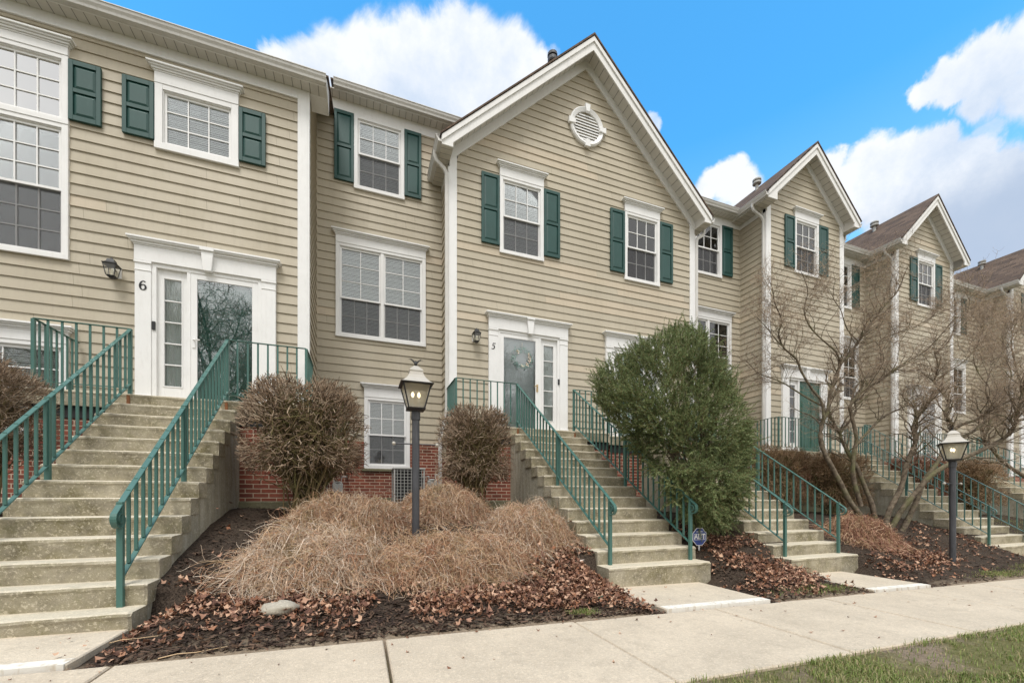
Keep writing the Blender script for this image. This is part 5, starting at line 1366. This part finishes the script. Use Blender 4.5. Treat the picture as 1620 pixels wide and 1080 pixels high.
def blades(pts, hgt, name, label):
    n = len(pts); a = U(0, 2 * np.pi, n); d = np.stack([np.cos(a), np.sin(a), np.zeros(n)], 1); s_ = np.stack([-np.sin(a), np.cos(a), np.zeros(n)], 1) * U(.0014, .0030, n)[:, None]
    ln = U(.1, .9, n)[:, None]; h = hgt[:, None]; up = np.array([0, 0, 1.])
    m_ = pts + up * h * .6 + d * h * ln * .3; t = pts + up * h * (1 - ln * .35) + d * h * ln
    V = np.stack([pts - s_, pts + s_, m_ + s_ * .8, m_ - s_ * .8, t + s_ * .15, t - s_ * .15], 1).reshape(-1, 3); q = np.array([(0, 1, 2, 3), (3, 2, 4, 5)])
    return tag(np_mesh(name, V, (np.arange(n)[:, None, None] * 6 + q[None]).reshape(-1, 4), 'grass'), label, 'grass', None, 'stuff')
n = 260000; X = U(.9, 9.5, n); Y = 1.935 - U(0, 1, n) ** .9 * 1.5
f = np.array([mn.noise(Vector((a * 1.5, b * 2.6, 1.7))) + .6 * mn.noise(Vector((a * 5, b * 6, 4))) for a, b in zip(X, Y)])
keep = ((f > .02 + (Y > 1.80) * .14) | (rng.random(n) < .13)) & (rng.random(n) < np.clip(8 / (X ** 2 + Y ** 2 + .5), .16, 1)); X, Y = X[keep], Y[keep]
blades(gpts(X, Y, -.004), U(.018, .055, len(X)), 'lawn_grass', 'short patchy green lawn grass in front of the sidewalk')
PX, PY = [], []
for cx, cy, sx_, sy_, n in [(5.3, 3.44, .35, .07, 1300), (1.93, 3.36, .07, .035, 700), (9.4, 3.42, .35, .06, 1300), (11.2, 3.55, .5, .10, 1800), (13.0, 3.7, .7, .12, 1800), (15.5, 4.2, 1.2, .5, 3000), (16, 5.5, 1.2, .6, 3000)]:
    PX.append(rng.normal(cx, sx_, n)); PY.append(rng.normal(cy, sy_, n))
PX, PY = map(np.concatenate, (PX, PY)); ok = (PY > 3.27) & ~blocked(PX, PY); PX, PY = PX[ok], PY[ok]
blades(gpts(PX, PY, -.003), U(.015, .05, len(PX)), 'edge_grass', 'green grass tufts along the edge of the mulch bed')

# litter: stone, plastic scrap, paper, fallen twigs
def lump(name, label, cat, u, v, t, r, sc, mat):
    import bmesh
    c = at_t(u, v, t); bm = bmesh.new(); bmesh.ops.create_icosphere(bm, subdivisions=3, radius=1)
    for q in bm.verts:
        k = 1 + .28 * mn.noise(q.co * 1.3 + Vector((u, 0, 0))) + .1 * mn.noise(q.co * 4); q.co = Vector((q.co.x * sc[0], q.co.y * sc[1], q.co.z * sc[2])) * k * r
    me = D.meshes.new(name); bm.to_mesh(me); bm.free(); me.materials.append(M[mat]); me.shade_smooth()
    o = D.objects.new(name, me); COL.objects.link(o); z = Gn(c.x, c.y); o.location = (c.x, c.y, z + r * sc[2] * .45); return tag(o, label, cat)
def ground_t(u, v):
    t = 3.0
    for _ in range(40):
        p = at_t(u, v, t); g = Gn(p.x, p.y); t *= 1 + (p.z - g) * .12
    return t
tt = 3.55
lump('stone', 'pale flat stone among dead leaves in front of the tan trailing shrub', 'stone', 440, 968, ground_t(440, 968), .15, (1.0, .6, .42), 'rock')
lump('plastic_scrap', 'small crumpled teal plastic scrap in the dead leaves', 'litter', 949, 944, ground_t(949, 946), .042, (1, .6, .5), 'plastic')
p = at_t(914, 886, ground_t(914, 888)); m = MB(); m.add([(-.07, 0, .02), (.0, -.05, .03), (.09, -.01, .05), (.02, .06, .09), (.01, .0, .055)], [(0, 1, 4), (1, 2, 4), (2, 3, 4), (3, 0, 4)])
o = m.build('paper_scrap', 'paper'); o.location = (p.x, p.y, Gn(p.x, p.y) + .06); tag(o, 'folded pale paper scrap on the leaf pile by the stairs', 'litter')
tw = [[(203, 1002), (240, 985), (275, 965)], [(196, 1018), (220, 1000), (243, 988)], [(170, 1022), (215, 1014), (262, 1008)], [(250, 1046), (310, 1036), (372, 1024)], [(262, 975), (290, 958), (310, 940)]]
P = []
for q in tw:
    a = []
    for u, v in q: w_ = at_t(u, v, ground_t(u, v)); a.append((w_.x, w_.y, Gn(w_.x, w_.y) + .02))
    P.append([a[0], tuple((np.array(a[0]) + a[1]) / 2 + [0, 0, .01]), a[1], tuple((np.array(a[1]) + a[2]) / 2), a[2]])
for i, q in enumerate(P):
    v_, f_ = tubes(np.array([q]), np.linspace(.004, .002, 5)[None], 5); o = np_mesh('fallen_twig', v_, f_, 'bud', smooth=True)
    tag(o, ['fallen forked pale twig on the mulch by the foot of the stairs, upper one', 'short fallen twig on the mulch, below the longer one', 'fallen twig lying nearest the path slab at left', 'long thin twig along the edge of the sidewalk', 'thin twig at the foot of the stairs under the railing scroll'][i], 'twig', 'fallen twigs')

# ================================================================== SKY AND LIGHT
SUN_EL, SUN_AZ = math.radians(62), math.radians(205)    # azimuth clockwise from +y
world = D.worlds.new('World'); SC.world = world; world.use_nodes = True
nt = world.node_tree; nt.nodes.clear(); s = NT(nt); out = s.n('ShaderNodeOutputWorld'); bg = s.n('ShaderNodeBackground')
sky = s.n('ShaderNodeTexSky', sky_type='NISHITA', sun_disc=False); sky.sun_elevation = SUN_EL; sky.sun_rotation = SUN_AZ; sky.air_density = 1.0; sky.dust_density = .3; sky.ozone_density = 2.0
tc = s.n('ShaderNodeTexCoord'); d = s.vmath('NORMALIZE', tc.outputs['Generated']); dx, dy, dz = s.xyz(d)[:3]
blue = s.mix(1.0, sky.outputs[0], SKYTINT, 'MULTIPLY'); blue = s.mix(s.mapr(dz, .62, .28, .0, .42), blue, (2.9, 3.9, 4.7))
blobs = [(450, 100, .04, .8), (490, 105, .055, .9), (530, 110, .075, 1), (575, 115, .085, 1), (620, 100, .085, 1), (665, 75, .075, 1.0), (712, 72, .075, 1.05), (750, 100, .085, 1), (800, 120, .085, 1), (840, 135, .06, .95), (640, 140, .11, 1), (560, 160, .1, .9), (720, 165, .12, 1), (700, 120, .1, 1),
         (1462, 150, .045, 1), (1495, 135, .06, 1.05), (1540, 105, .065, 1.05), (1590, 85, .075, 1), (1640, 80, .09, 1), (1545, 145, .06, 1), (1600, 130, .08, .9), (1560, 200, .035, .6), (1165, 308, .09, 1.1), (1130, 290, .06, 1), (1150, 280, .065, 1), (1175, 300, .06, 1), (1115, 308, .06, 1), (1030, 195, .03, .6),
         (1330, 250, .05, 1), (1370, 248, .06, 1.05), (1420, 250, .06, 1.05), (1480, 235, .06, 1), (1530, 250, .075, 1.05), (1590, 255, .08, 1.05), (1400, 300, .13, 1.1), (1480, 310, .15, 1.1), (1560, 320, .15, 1.1), (1620, 340, .15, 1.1), (1520, 370, .14, 1.1), (1440, 350, .13, 1.1), (1600, 390, .13, 1.1), (1340, 310, .11, 1.1), (1310, 270, .07, 1.05), (1450, 265, .09, 1.1), (1380, 275, .09, 1.1), (1510, 275, .10, 1.1)]
wn = s.noise(d, 5.5, 8, .62, .35, fac=False); warp = s.vmath('ADD', d, s.vmath('SCALE', s.vmath('SUBTRACT', wn, (.5, .5, .5)), .11))
cov = None
for u, v, r, a in blobs:
    r *= .66 if u > 1000 else 1
    c = ray(u, v).normalized(); dist = s.vmath('DISTANCE', warp, tuple(c)); q = s.mapr(dist, r * .35, r * 1.0, a, 0, True)
    cov = q if cov is None else s.math('MAXIMUM', cov, q)
fb = s.noise(d, 14, 8, .6); cov = s.math('MULTIPLY', cov, s.mapr(fb, .3, .6, .72, 1.15))
open_dir = ray(1050, 250).normalized()       # the clear patch of sky; the rest of the sky is overcast
away = s.vmath('DOT_PRODUCT', d, tuple(open_dir)); oc = s.mapr(s.math('ADD', away, s.math('MULTIPLY', s.math('SUBTRACT', s.noise(d, 2.5, 6, .6), .5), .35)), .48, .22, 0, 1, True)
oc = s.math('MAXIMUM', oc, s.mapr(dy, .12, -.12, 0, 1, True)); cov = s.math('MAXIMUM', cov, oc, clamp=True); cov = s.mapr(cov, .16, .82, 0, 1, True)
shade = s.noise(s.vmath('ADD', d, (.03, 0, .05)), 5.0, 7, .62); low = s.mapr(dz, .28, .55, 0, 1)
white = s.mix(s.mapr(shade, .34, .54), (.50, .58, .70), (.72, .745, .78))
white = s.mix(s.math('MULTIPLY', s.math('MULTIPLY', s.mapr(s.math('ADD', dz, s.math('MULTIPLY', s.math('SUBTRACT', shade, .5), .12)), .49, .40, 0, 1, True), s.mapr(dx, .60, .7)), .88), white, (.35, .43, .56))
over = s.mix(s.mapr(s.noise(d, 3.0, 5, .6), .3, .7), (.84, .845, .85), (1.15, 1.14, 1.11))
white = s.mix(oc, white, over)
col = s.mix(cov, s.vmath('SCALE', blue, SKYK), white)
s.link(col, bg.inputs[0]); bg.inputs[1].default_value = 1.0; s.link(bg.outputs[0], out.inputs[0])

sl = D.lights.new('sun', 'SUN'); sl.energy = 2.0; sl.angle = math.radians(22); sl.color = (1.0, .975, .935)
so = D.objects.new('sun', sl); COL.objects.link(so)
sd = Vector((math.sin(SUN_AZ) * math.cos(SUN_EL), math.cos(SUN_AZ) * math.cos(SUN_EL), math.sin(SUN_EL)))
so.rotation_euler = (-sd).to_track_quat('-Z', 'Y').to_euler()

cam = D.cameras.new('camera'); co = D.objects.new('camera', cam); COL.objects.link(co); SC.camera = co
cam.sensor_width = 36; cam.lens = 36 * F_PX / 1620; cam.shift_y = (V0 - 540) / 1620; cam.clip_start = .05; cam.clip_end = 2000
co.location = (0, 0, 0); co.rotation_euler = (PI / 2, 0, -TH)
SC.view_settings.view_transform = 'Standard'; SC.view_settings.look = 'None'; SC.view_settings.exposure = EXPO; SC.view_settings.gamma = 1
SC.cycles.max_bounces = 8; SC.cycles.transparent_max_bounces = 24
